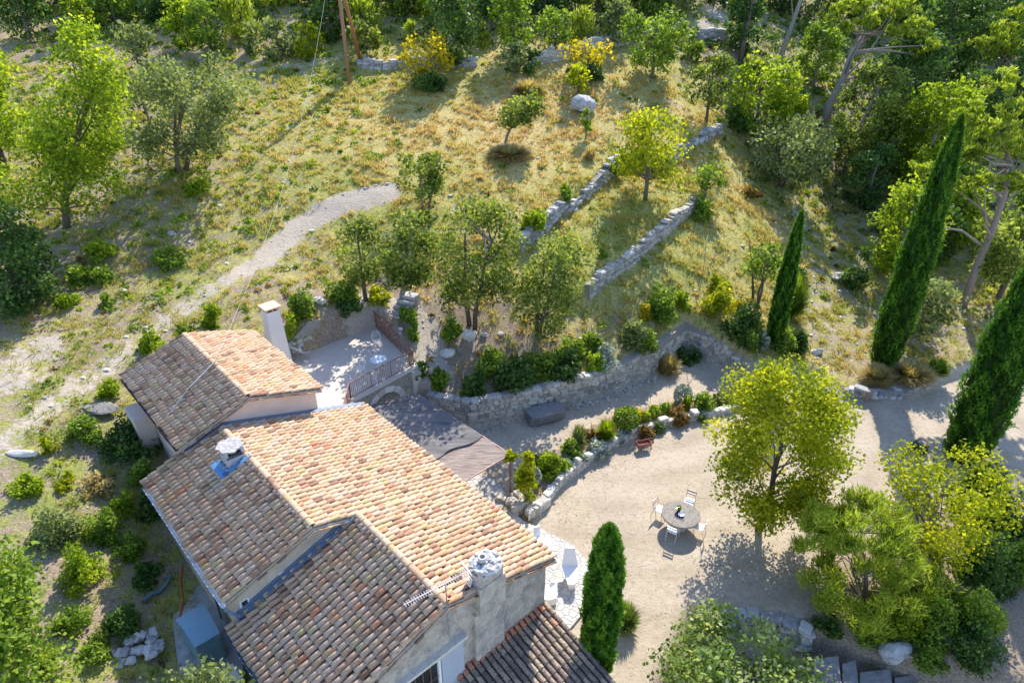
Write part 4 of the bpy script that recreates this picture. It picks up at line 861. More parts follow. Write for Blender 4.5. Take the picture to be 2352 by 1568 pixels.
# barrow planter
x, y, _ = at(1478, 1022, .25); r = empty('iron_cart', (x, y, 0), 'small rusty red iron cart planter in front of the flower bed', 'cart', None, .25)
g = G()
for a in ((-.36, .36, -.18, -.165, .3, .46), (-.36, .36, .165, .18, .3, .46), (-.36, -.345, -.165, .165, .3, .46), (.345, .36, -.165, .165, .3, .46), (-.345, .345, -.165, .165, .3, .315)): g.box(*a)
g.done('tray', RUST, r); g = G(); g.tube([(.24*math.cos(t)+.38, .2, .24+.24*math.sin(t)) for t in np.linspace(0, 6.283, 20)], .018, 5, cap=False)
for k in range(6): g.bar((.38, .2, .24), (.38+.24*math.cos(k*1.047), .2, .24+.24*math.sin(k*1.047)), .01)
g.done('wheel', METAL, r)
for sx_, sy in ((-.33, -.16), (.33, -.16), (-.33, .16)): g = G(); g.bar((sx_, sy, 0), (sx_, sy, .31), .02); g.done('leg', METAL, r)
# block and stump
x, y, _ = at(1993, 915, .1); r = empty('stone_post', (x, y, 0), 'short brownish stone post at the drive edge beside the dark stone edging', 'stone'); g = G(); stone(g, (0, 0, .32), (.55, .4, .7), .3, .03, .5, .05); g.done('block', rndmat('brown_stone', [(0, (.3, .22, .17)), (1, (.38, .29, .23))], None, 5), r)
x, y, _ = at(2110, 1035, 0); r = empty('tree_stump', (x, y, 0), 'old cut tree stump beside the drive between two cypresses', 'stump'); g = G(); n = 16; rr = [.30+.04*math.sin(k*1.9)+.02*random.random() for k in range(n)]
V = [(rr[k]*1.12*math.cos(k*6.283/n), rr[k]*1.12*math.sin(k*6.283/n), -.05) for k in range(n)]+[(rr[k]*math.cos(k*6.283/n), rr[k]*math.sin(k*6.283/n), .52+.03*math.sin(k)) for k in range(n)]
g.add(V, [[(i, (i+1) % n, n+(i+1) % n, n+i) for i in range(n)], [tuple(range(n, 2*n))]]); g.done('trunk_base', BARK, r); g = G(); g.lathe([(0, .545), (.2, .55), (.19, .56), (0, .56)], 14, (0, 0, 0)); g.done('heartwood', BARKP, r)
# slabs lower right
SLABM = plain('grey_slab', (.26, .235, .225), .9, 0, .35, 2.5, .01)  # one mottled dark grey shared by all the yard slabs
for k, (a, b, c, d, z, lb) in enumerate(((1870, 1505, 1925, 1560, -.5, 'pale slab step under the fig tree edge, highest of the yard slabs'), (1935, 1515, 1965, 1568, -.62, 'narrow shaded slab step beside the fig tree'), (1975, 1535, 2045, 1600, -.8, 'wide sunlit slab with leaf litter at the bottom edge'), (2055, 1548, 2100, 1610, -1.0, 'dark slab at the bottom edge right of the wide slab'))):
    P_ = [at(a, b+8, z), at(a, d+40, z), at(c+12, d+40, z), at(c, b, z)]; g = G(); g.hexa([(p[0], p[1], z-.7) for p in P_]+list(P_)); tag(g.done('stone_slab', SLABM), lb, 'slab')
# hillside steps
r = empty('hillside_steps', hit(925, 715), 'short flight of grey stone steps climbing the bank behind the terrace', 'steps'); a = Vector(hit(912, 733)); b = Vector(hit(942, 700)); b.z = a.z+1.0
d = (b-a); dh = Vector((d.x, d.y, 0)).normalized(); w = Vector((-dh.y, dh.x, 0))
for k in range(5):
    p = a+d*(k/5); g = G(); c = [p-w*.5, p+w*.5, p+w*.5+dh*.55, p-w*.5+dh*.55]; g.hexa([(v.x, v.y, p.z-.5) for v in c]+[(v.x, v.y, p.z+.14) for v in c]); part(g, 'step', ROCK, r)
# boulders and cairn
def rockat(name, px, py, dim, lb, seed, mat=ROCK, cat='rock', sink=.3):
    x, y, z = hit(px, py); return boulder(name, (x, y, z+dim[2]*(.5-sink)), dim, mat, seed, lb, cat)
rockat('boulder', 1340, 255, (2.1, 1.7, 1.7), 'large grey boulder on the yellow meadow beside the young yellow tree', 3, ROCK, 'boulder', .2)
rockat('boulder', 1078, 780, (1.0, .7, .9), 'upright pale boulder under the biggest of the four oaks', 5, PALE, 'boulder')
rockat('boulder', 1028, 815, (.9, .8, .6), 'flat pale boulder low on the bank between terrace and oaks', 6, PALE, 'boulder')
rockat('boulder', 735, 695, (.8, .6, .5), 'pale block stone on top of the bank wall behind the terrace', 8, PALE, 'boulder')
rockat('boulder', 50, 1045, (1.3, .35, .3), 'small cream coloured fallen log on the path at the left edge', 9, PALE, 'boulder')  # log built from the boulder mesh in pale stone colour
rockat('boulder', 225, 940, (2.0, 1.1, .3), 'dark flat stand-in for a shaded earth hollow left of the corner of the highest roof', 10, DARKROCK, 'rock')  # flattened rock coloured dark to stand for a shaded hollow in the earth
# near the left corner of the highest roof
rockat('boulder', 1875, 810, (.9, .5, .5), 'pale stone at the left edge of the shaded path by the slender cypress', 11, PALE, 'boulder')
rockat('boulder', 2050, 1500, (1.4, 1.0, .9), 'grey rock in the wall under the shrubs at the bottom right', 12, ROCK, 'boulder')
for i, (px, py, s_, lb) in enumerate(((320, 1500, .6, 'grey stone left of the blue shed, nearest the bottom'), (300, 1520, .45, 'small pale stone beside the stones left of the blue shed'), (350, 1490, .5, 'jagged grey stone in the heap left of the blue shed'), (1112, 772, .45, 'pale stone right of the upright boulder under the oaks'), (1150, 768, .4, 'low pale stone in the shade behind the retaining wall bushes'), (395, 540, .5, 'small pale stone on the slope under the big left oak'))):
    rockat('loose_rock', px, py, (s_, s_*.8, s_*.7), lb, 20+i, ROCK, 'rock', .25)
x, y, z = hit(1935, 640); g = G()
for k in range(46): a = random.random()*6.28; r0 = random.random()**.5; stone(g, (x+.75*r0*math.cos(a), y+.6*r0*math.sin(a), z+.1+.5*(1-r0)*random.random()), (.32, .25, .16), random.random()*6, .12, None, .4)
tag(g.done('stone_pile', ROCK), 'small heap of grey stones on the grass beyond the tall cypress', 'stone pile')
x, y, z = hit(318, 1490); g = G()
for k in range(20): a = random.random()*6.28; r0 = random.random()**.5; stone(g, (x+.8*r0*math.cos(a), y+.7*r0*math.sin(a), z+.08+.25*(1-r0)), (.3, .24, .2), random.random()*6, .12, None, .4)
tag(g.done('stone_pile', ROCK), 'heap of grey stones on the ground left of the blue shed', 'stone pile')
# shed, heat pump, bottle, hoses
BLUE = plain('blue_green_metal', (.13, .24, .30), .5, .1, .05, 1)
r = empty('metal_shed', (0, 0, 0), 'blue green metal cabinet shed in the shade left of the house', 'shed'); zt = 3.55; zb = 1.7
T = [Vector(at(a, b, zt)) for a, b in ((404, 1419), (465, 1384), (484, 1410), (424, 1448))]; T2 = [Vector(at(a, b, zt)) for a, b in ((424, 1448), (484, 1410), (502, 1448), (447, 1480))]
cxs = sum((p for p in T[:2]+T2[2:]), Vector())/4; r.location = (cxs.x, cxs.y, 2.1)
out_ = [T[0], T[1], T2[2], T2[3]]; g = G(); g.hexa([(p.x, p.y, zb) for p in out_[::-1]]+[(p.x, p.y, zt-.12) for p in out_[::-1]]); body = part(g, 'body', BLUE, r)
up = Vector((0, 0, 1)); rd = .1; mA, mB = (T[0]+T2[3])/2, (T[1]+T2[2])/2; g = G(); e_ = .05
def ex(p): return p+(p-cxs)*.05
for quad in ((ex(T[0]), ex(T[1]), mB+(mB-cxs)*.05+up*.13, mA+(mA-cxs)*.05+up*.13), (mA+(mA-cxs)*.05+up*.13, mB+(mB-cxs)*.05+up*.13, ex(T2[2]), ex(T2[3]))):
    c = [tuple(p-up*.10) for p in quad]+[tuple(p-up*.07) for p in quad]; g.hexa([c[3], c[2], c[1], c[0], c[7], c[6], c[5], c[4]])
part(g, 'roof', plain('blue_roof_metal', (.20, .33, .42), .4, .1, .04), r)
g = G(); fa, fb = T2[3], T2[2]; dd = (fb-fa); nn_ = Vector((dd.y, -dd.x, 0)).normalized(); g.hexa([tuple(Vector((p.x, p.y, z))+nn_*k) for z, ps in ((zb+.1, (fa+dd*.08, fb-dd*.08)), (zt-.3, (fa+dd*.08, fb-dd*.08))) for p, k in ((ps[0], .02), (ps[1], .02), (ps[1], 0), (ps[0], 0))]); d_ = part(g, 'door', BLUE, body)
g = G(); p = fa+dd*.45+nn_*.03; g.bar((p.x, p.y, 2.6), (p.x, p.y, 2.85), .03); part(g, 'handle', GREYM, d_)
r = empty('heat_pump', hf(2.35, 14.9, 2.1), 'pale beige air conditioning unit fixed under the left eave beside the shed', 'heat pump')
g = G(); g.box(2.15, 2.6, 13.9, 15.1, 2.5, 3.5, tf=hf); part(g, 'casing', CREAM, r); g = G()
for k in range(8): g.box(2.13, 2.15, 14.0, 15.0, 2.6+.1*k, 2.63+.1*k, tf=hf)
part(g, 'grille', GREYM, r)
r = empty('gas_bottle', hf(2.2, 13.3, 2.1), 'blue gas bottle standing by the wall under the left eave', 'gas bottle'); p = hf(2.25, 13.35, 2.15); BB = plain('bottle_blue', (.03, .08, .32), .35)
g = G(); g.lathe([(.14, 0), (.17, .04), (.17, .42), (.12, .5), (.03, .53), (.03, .6), (0, .6)], 20, p); part(g, 'body', BB, r); g = G(); g.tube([(p[0]+.09*math.cos(t), p[1]+.09*math.sin(t), p[2]+.62) for t in np.linspace(0, 6.28, 14)], .012, 5); part(g, 'collar', GREYM, r)
hp_ = [hit(418, 1300), hit(414, 1340), hit(420, 1380), hit(414, 1418)]; g = G(); g.tube([(a, b, c+.06) for a, b, c in hp_], .035, 6); tag(g.done('orange_pipe', plain('orange_pipe', (.5, .14, .05), .6)), 'orange corrugated pipe on the ground behind the blue shed', 'pipe')
hp_ = [hit(392, 1325), hit(384, 1345), hit(368, 1362), hit(350, 1368), hit(330, 1385)]; g = G(); g.tube([(a, b, c+.1) for a, b, c in hp_], .07, 8); tag(g.done('blue_pipe', plain('blue_pipe', (.10, .17, .20), .6)), 'grey blue drain pipe crossing the bank left of the house', 'pipe')
x, y, z = hit(262, 1425); boulder('rubbish_sack', (x, y, z+.1), (.8, .5, .35), plain('sack_purple', (.16, .10, .20), .5), 31, 'dark purple sack lying among weeds at the lower left', 'sack')
g = G(); P_ = [at(a, b, 2.12) for a, b in ((405, 1290), (440, 1280), (530, 1430), (560, 1500), (560, 1600), (420, 1600), (400, 1440))]; g.prism([p[:2] for p in P_], 1.6, 2.28); tag(g.done('concrete_pad', plain('old_concrete', (.34, .34, .33), .9, 0, .3, 2)), kind='structure')
# utility pole with strut, wire
bx_, by_, bz_ = hit(803, 192); r = empty('utility_pole', (bx_, by_, bz_), 'brown wooden utility pole with leaning strut at the top of the meadow', 'utility pole')
g = G(); g.tube([(bx_, by_, bz_-.3), (bx_-.05, by_, bz_+9.2)], [.16, .12], 10); po = part(g, 'pole', WOODP, r, True)
sx_, sy_, sz_ = hit(830, 145); g = G(); g.tube([(sx_, sy_, sz_-.3), (bx_+.1, by_+.1, bz_+7.9)], [.15, .12], 10); part(g, 'strut', plain('reddish_wood', (.36, .15, .07), .8, 0, .15), r, True)
g = G(); g.bar((bx_-.7, by_, bz_+8.6), (bx_+.7, by_, bz_+8.6), .1); part(g, 'crossarm', WOODP, r)
g = G(); g.tube([(bx_+.17*math.cos(t), by_+.17*math.sin(t), bz_+2.2) for t in np.linspace(0, 6.283, 12)], .02, 5); part(g, 'band', GREYM, r)
wa = Vector((bx_-.5, by_, bz_+8.7)); wb = Vector(hf(7.2, 25.6, 7.45)); g = G(); pts = [wa+(wb-wa)*t-Vector((0, 0, 4*2.3*t*(1-t))) for t in np.linspace(0, 1, 40)]; g.tube([tuple(p) for p in pts], .008, 5); tag(g.done('telephone_wire', plain('wire_grey', (.40, .40, .38), .6)), 'thin pale overhead wire sagging from the pole to the highest roof', 'wire')
wb2 = Vector(hf(4.4, 24.3, 6.4)); g = G(); pts = [wb+Vector((0, 0, -.05)), wb+(wb2-wb)*.5+Vector((0, 0, .12)), wb2]; g.tube([tuple(p) for p in pts], .014, 5); g.tube([tuple(p+Vector((.05, .05, .02))) for p in pts], .014, 5); tag(g.done('roof_cable', GREYM), 'twin cable lying across the tiles of the highest roof', 'cable')
# ================================================================== VEGETATION
def tree(kind, bx, by, ty, w, label, cx=None, cb=.35, shape='round', name='tree', cat='tree', n_c=None, mat=None, loc=None, H=None, R=None, dens=1., bark=BARK, seed=None, trunks=1, flat=.8, leaf=None, tr=None, group=None, lift=0., ls=1., crk=1., el=2.6):
    sd_ = seed if seed is not None else int(bx*7+by*13+w) % 100000
    r_ = np.random.default_rng(sd_); global rng; old = rng; rng = r_
    if loc is None: X, Y, Z = hit(bx, by)
    else: X, Y, Z = loc
    Z -= .05
    if H is None: H = max(.5, zrow(ty, Y)-Z)
    zc = Z+H*(cb+1)/2; dpt = depth(X, Y, zc)
    if R is None: R = w/2*dpt/F*(1.14 if w < 300 else 1.02)
    # horizontal lean so that the crown sits where it grows
    lx = 0. if cx is None else ((cx-1176)/F*dpt-X)
    ppm = 682.7/dpt; lp = 2.5; sz = max(.085 if leaf is None else leaf, lp/ppm)*ls
    hc = H*(1-cb)
    nc = n_c or int(np.clip(10+R*hc*2.2, 12, 60))
    k = 0; C_ = []
    while len(C_) < nc and k < 4000:
        k += 1; f = r_.random(); a = r_.random()*6.283
        if shape == 'round': rf = math.sqrt(max(0, 1-((f-.45)/.58)**2))
        elif shape == 'cone': rf = (1-f)**.75*.95+.07
        elif shape == 'spread': rf = math.sqrt(max(0, 1-((f-.55)/.6)**2)) if f > .05 else .2
        elif shape == 'pine': rf = (1 if f > .35 else .5)*math.sqrt(max(0, 1-((f-.6)/.5)**2)) if f > .12 else .2
        else: rf = .9*math.sin(math.pi*min(1, f*.9+.08))**.5
        if r_.random() > rf+.15: continue
        rho = R*rf*(.35+.62*r_.random()**.6)
        C_.append((rho*math.cos(a), rho*math.sin(a), H*cb+hc*f*.94, f))
    C_ = np.array(C_); cr = max(.28, (R*R*hc/len(C_))**(1/3)*(.95 if shape != 'cone' else .82)*crk)
    LX = lambda z: lx*min(1.3, (z/(H*(cb+1)/2)))**1.3
    C_[:, :2] *= max(.3, (R-cr*.55)/R)
    C_[:, 0] += np.array([LX(z) for z in C_[:, 2]])
    # trunk + limbs
    g = G(); tr_ = tr or max(.05, .022*H+.012*R)
    for t_ in range(trunks):
        off = np.array([0, 0]) if trunks == 1 else r_.normal(0, .12+.05*R, 2); zs = np.linspace(0, H*(cb+(1-cb)*.72), 7)
        wob = r_.normal(0, .018*H, (7, 2)); wob[0] = 0; wob = np.cumsum(wob, 0)*.5
        sp_ = off*2.5 if trunks > 1 else off
        pts = np.array([(LX(z)+wob[i, 0]+off[0]+sp_[0]*z/H*2, wob[i, 1]+off[1]+sp_[1]*z/H*2, z-.1 if i == 0 else z) for i, z in enumerate(zs)])
        g.tube(pts, tr_*np.linspace(1.1, .35, 7)*(.75 if trunks > 1 else 1), 8)
    nl = min(len(C_), 22 if w > 60 else 10)
    for i in r_.permutation(len(C_))[:nl]:
        c = C_[i]; z0 = min(zs[-1]*.97, max(H*cb*.75, c[2]-np.hypot(c[0], c[1])*.7-.1)); p0 = np.array([np.interp(z0, zs, pts[:, 0]), np.interp(z0, zs, pts[:, 1]), z0])
        mid = (p0+c[:3])/2+np.array([0, 0, .12*R])*r_.uniform(-.6, .6)+r_.normal(0, .04*R, 3); g.tube([p0, mid, c[:3]], tr_*np.array([.34, .2, .07]), 5, cap=False)
    pxa = w*.435*(hc*ppm)*.8; n = int(np.clip(6.2*dens*pxa/(sz*ppm)**2, 200, 30000)); 
    ci = r_.integers(0, len(C_), n); cr_i = cr*r_.uniform(.75, 1.25, len(C_))[ci]
    d = r_.normal(size=(n, 3)); d /= np.linalg.norm(d, axis=1)[:, None]; d *= (r_.random(n)**.45)[:, None]; d[:, 2] *= flat
    P = C_[ci, :3]+d*cr_i[:, None]
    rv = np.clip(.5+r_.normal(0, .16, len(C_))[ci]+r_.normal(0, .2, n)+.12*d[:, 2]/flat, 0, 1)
    if shape in ('pine',) or kind == 'pine':
        dirs = d*.8+np.array([0, 0, .9]); V, q = leafquads(P, np.full(n, sz*1.0), .1, el, dirs, .28)
    else: V, q = leafquads(P, np.full(n, sz), .5, 1.45)
    rt = empty(name, (X, Y, Z), label, cat, group)
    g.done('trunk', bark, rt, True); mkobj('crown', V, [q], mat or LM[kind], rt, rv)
    rng = old; return rt
def bush(kind, px, py, w, h, label, name='shrub', cat='shrub', loc=None, R=None, H=None, dens=1., leaf=None, style='leaf', group=None, sink=.05):
    r_ = np.random.default_rng(int(px*11+py*5+w)); global rng; old = rng; rng = r_
    X, Y, Z = loc or hit(px, py); dpt = depth(X, Y, Z)
    R = R or w/2*dpt/F; H = H or h*dpt/F/.86
    ppm = 682.7/dpt; sz = max(.06 if leaf is None else leaf, 2.2/ppm)
    n = int(np.clip(5.0*dens*(w*.435)*(h*.435+w*.2)/(sz*ppm)**2, 90, 12000))
    if style == 'ball':
        d = r_.normal(size=(n, 3)); d /= np.linalg.norm(d, axis=1)[:, None]; P = d*np.array([R, R, H/2])*(.86+.14*r_.random((n, 1)))+[0, 0, H/2]; V, q = leafquads(P, np.full(n, sz), .3)
        rv = np.clip(r_.normal(.5, .22, n), 0, 1)
    elif style == 'grass':
        n = int(n*1.1); a = r_.random(n)*6.283; b = R*.25*r_.random(n)**.5; L_ = H*r_.uniform(.35, 1.25, n); sp = r_.random(n)**.8*R
        B_ = np.stack([b*np.cos(a), b*np.sin(a), np.zeros(n)], 1); T_ = B_+np.stack([sp*np.cos(a), sp*np.sin(a), L_*np.sqrt(np.clip(1-.7*(sp/R)**2, .1, 1))], 1); M_ = (B_+T_)/2+[0, 0, .14]*L_[:, None]
        wv = np.stack([-np.sin(a), np.cos(a), 0*a], 1)*sz*.28; V = np.stack([B_-wv, B_+wv, M_+wv*.8, M_-wv*.8, T_], 1).reshape(-1, 3); k = np.arange(n)*5
        q = None; quads = np.stack([k, k+1, k+2, k+3], 1); tris = np.stack([k+3, k+2, k+4], 1); rv = np.clip(r_.normal(.5, .25, n), 0, 1)
    else:
        nc = int(np.clip(5+w/7, 5, 26)); c = r_.normal(size=(nc, 3)); c /= np.linalg.norm(c, axis=1)[:, None]; c[:, 2] = np.abs(c[:, 2]); c *= (.35+.5*r_.random((nc, 1))); c = c*[R, R, H]
        ci = r_.integers(0, nc, n); d = r_.normal(size=(n, 3)); d /= np.linalg.norm(d, axis=1)[:, None]; P = c[ci]+d*(r_.random((n, 1))**.45)*np.array([R, R, H*.7])*.42; P[:, 2] = np.abs(P[:, 2])
        V, q = leafquads(P, np.full(n, sz), .45); rv = np.clip(.5+r_.normal(0, .15, nc)[ci]+r_.normal(0, .2, n), 0, 1)
    if style == 'grass': o = mkobj(name, V, [tris, quads], LM[kind], None, np.concatenate([rv, rv]), False, (X, Y, Z-sink))
    else: o = mkobj(name, V, [q], LM[kind], None, rv, False, (X, Y, Z-sink))
    rng = old; return tag(o, label, cat, group)
def cypress(X, Y, Z, H, R, label, seed, lean=0, n=14000, wisp=1.):
    r_ = np.random.default_rng(seed); global rng; old = rng; rng = r_
    rt = empty('cypress', (X, Y, Z), label, 'cypress'); g = G(); g.tube([(0, 0, -.2), (0, 0, H*.3)], [.16, .1], 8); g.done('trunk', BARK, rt, True)
    pr_ = lambda f: np.interp(f, [0, .06, .22, .5, .72, .88, .96, 1], [.62, .85, 1, .92, .72, .45, .24, .03] if wisp < 2 else [.55, .8, .98, 1, .93, .72, .45, .08])
    nr, na = 60, 24; f = np.linspace(.01, .99, nr); V = []
    for i, ff in enumerate(f):
        for k in range(na): a = k*6.283/na; rr = R*.84*pr_(ff)*(1+.10*math.sin(a*5+ff*40)+.06*math.sin(a*9-ff*70)); V.append((rr*math.cos(a), rr*math.sin(a), .15+ff*(H-.3)))
    q = [(i*na+k, i*na+(k+1) % na, (i+1)*na+(k+1) % na, (i+1)*na+k) for i in range(nr-1) for k in range(na)]
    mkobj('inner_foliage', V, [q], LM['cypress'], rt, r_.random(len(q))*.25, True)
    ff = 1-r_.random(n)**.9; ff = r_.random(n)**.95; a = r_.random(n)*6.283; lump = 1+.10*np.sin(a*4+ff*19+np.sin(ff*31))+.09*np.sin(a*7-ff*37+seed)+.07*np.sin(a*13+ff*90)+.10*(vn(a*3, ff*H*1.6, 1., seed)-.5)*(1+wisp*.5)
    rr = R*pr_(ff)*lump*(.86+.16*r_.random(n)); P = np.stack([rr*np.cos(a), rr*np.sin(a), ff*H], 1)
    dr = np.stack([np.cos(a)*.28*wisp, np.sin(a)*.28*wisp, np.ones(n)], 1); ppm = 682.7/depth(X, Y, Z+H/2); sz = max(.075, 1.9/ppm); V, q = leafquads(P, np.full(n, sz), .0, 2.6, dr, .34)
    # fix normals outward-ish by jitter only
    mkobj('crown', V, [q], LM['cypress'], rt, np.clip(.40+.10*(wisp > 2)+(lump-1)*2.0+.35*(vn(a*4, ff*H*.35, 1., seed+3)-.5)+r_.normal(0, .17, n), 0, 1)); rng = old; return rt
def cyp(bx, by, tx, ty, w, z, label, seed, n, wisp=1.):
    X, Y, _ = at(bx, by, z); H = zrow(ty, Y)-z; dm = depth(X, Y, z+H*.35); return cypress(X, Y, z-.1, H+.1, w/2*dm/F, label, seed, 0, n, wisp)
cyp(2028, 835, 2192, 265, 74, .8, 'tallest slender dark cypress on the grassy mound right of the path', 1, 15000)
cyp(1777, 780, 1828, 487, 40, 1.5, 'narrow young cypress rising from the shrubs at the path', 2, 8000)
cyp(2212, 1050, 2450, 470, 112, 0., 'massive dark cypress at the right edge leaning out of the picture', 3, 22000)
cyp(1368, 1545, 1405, 1205, 80, 0., 'bushy bright green cypress beside the white loungers and lean-to', 4, 15000, 2.2)
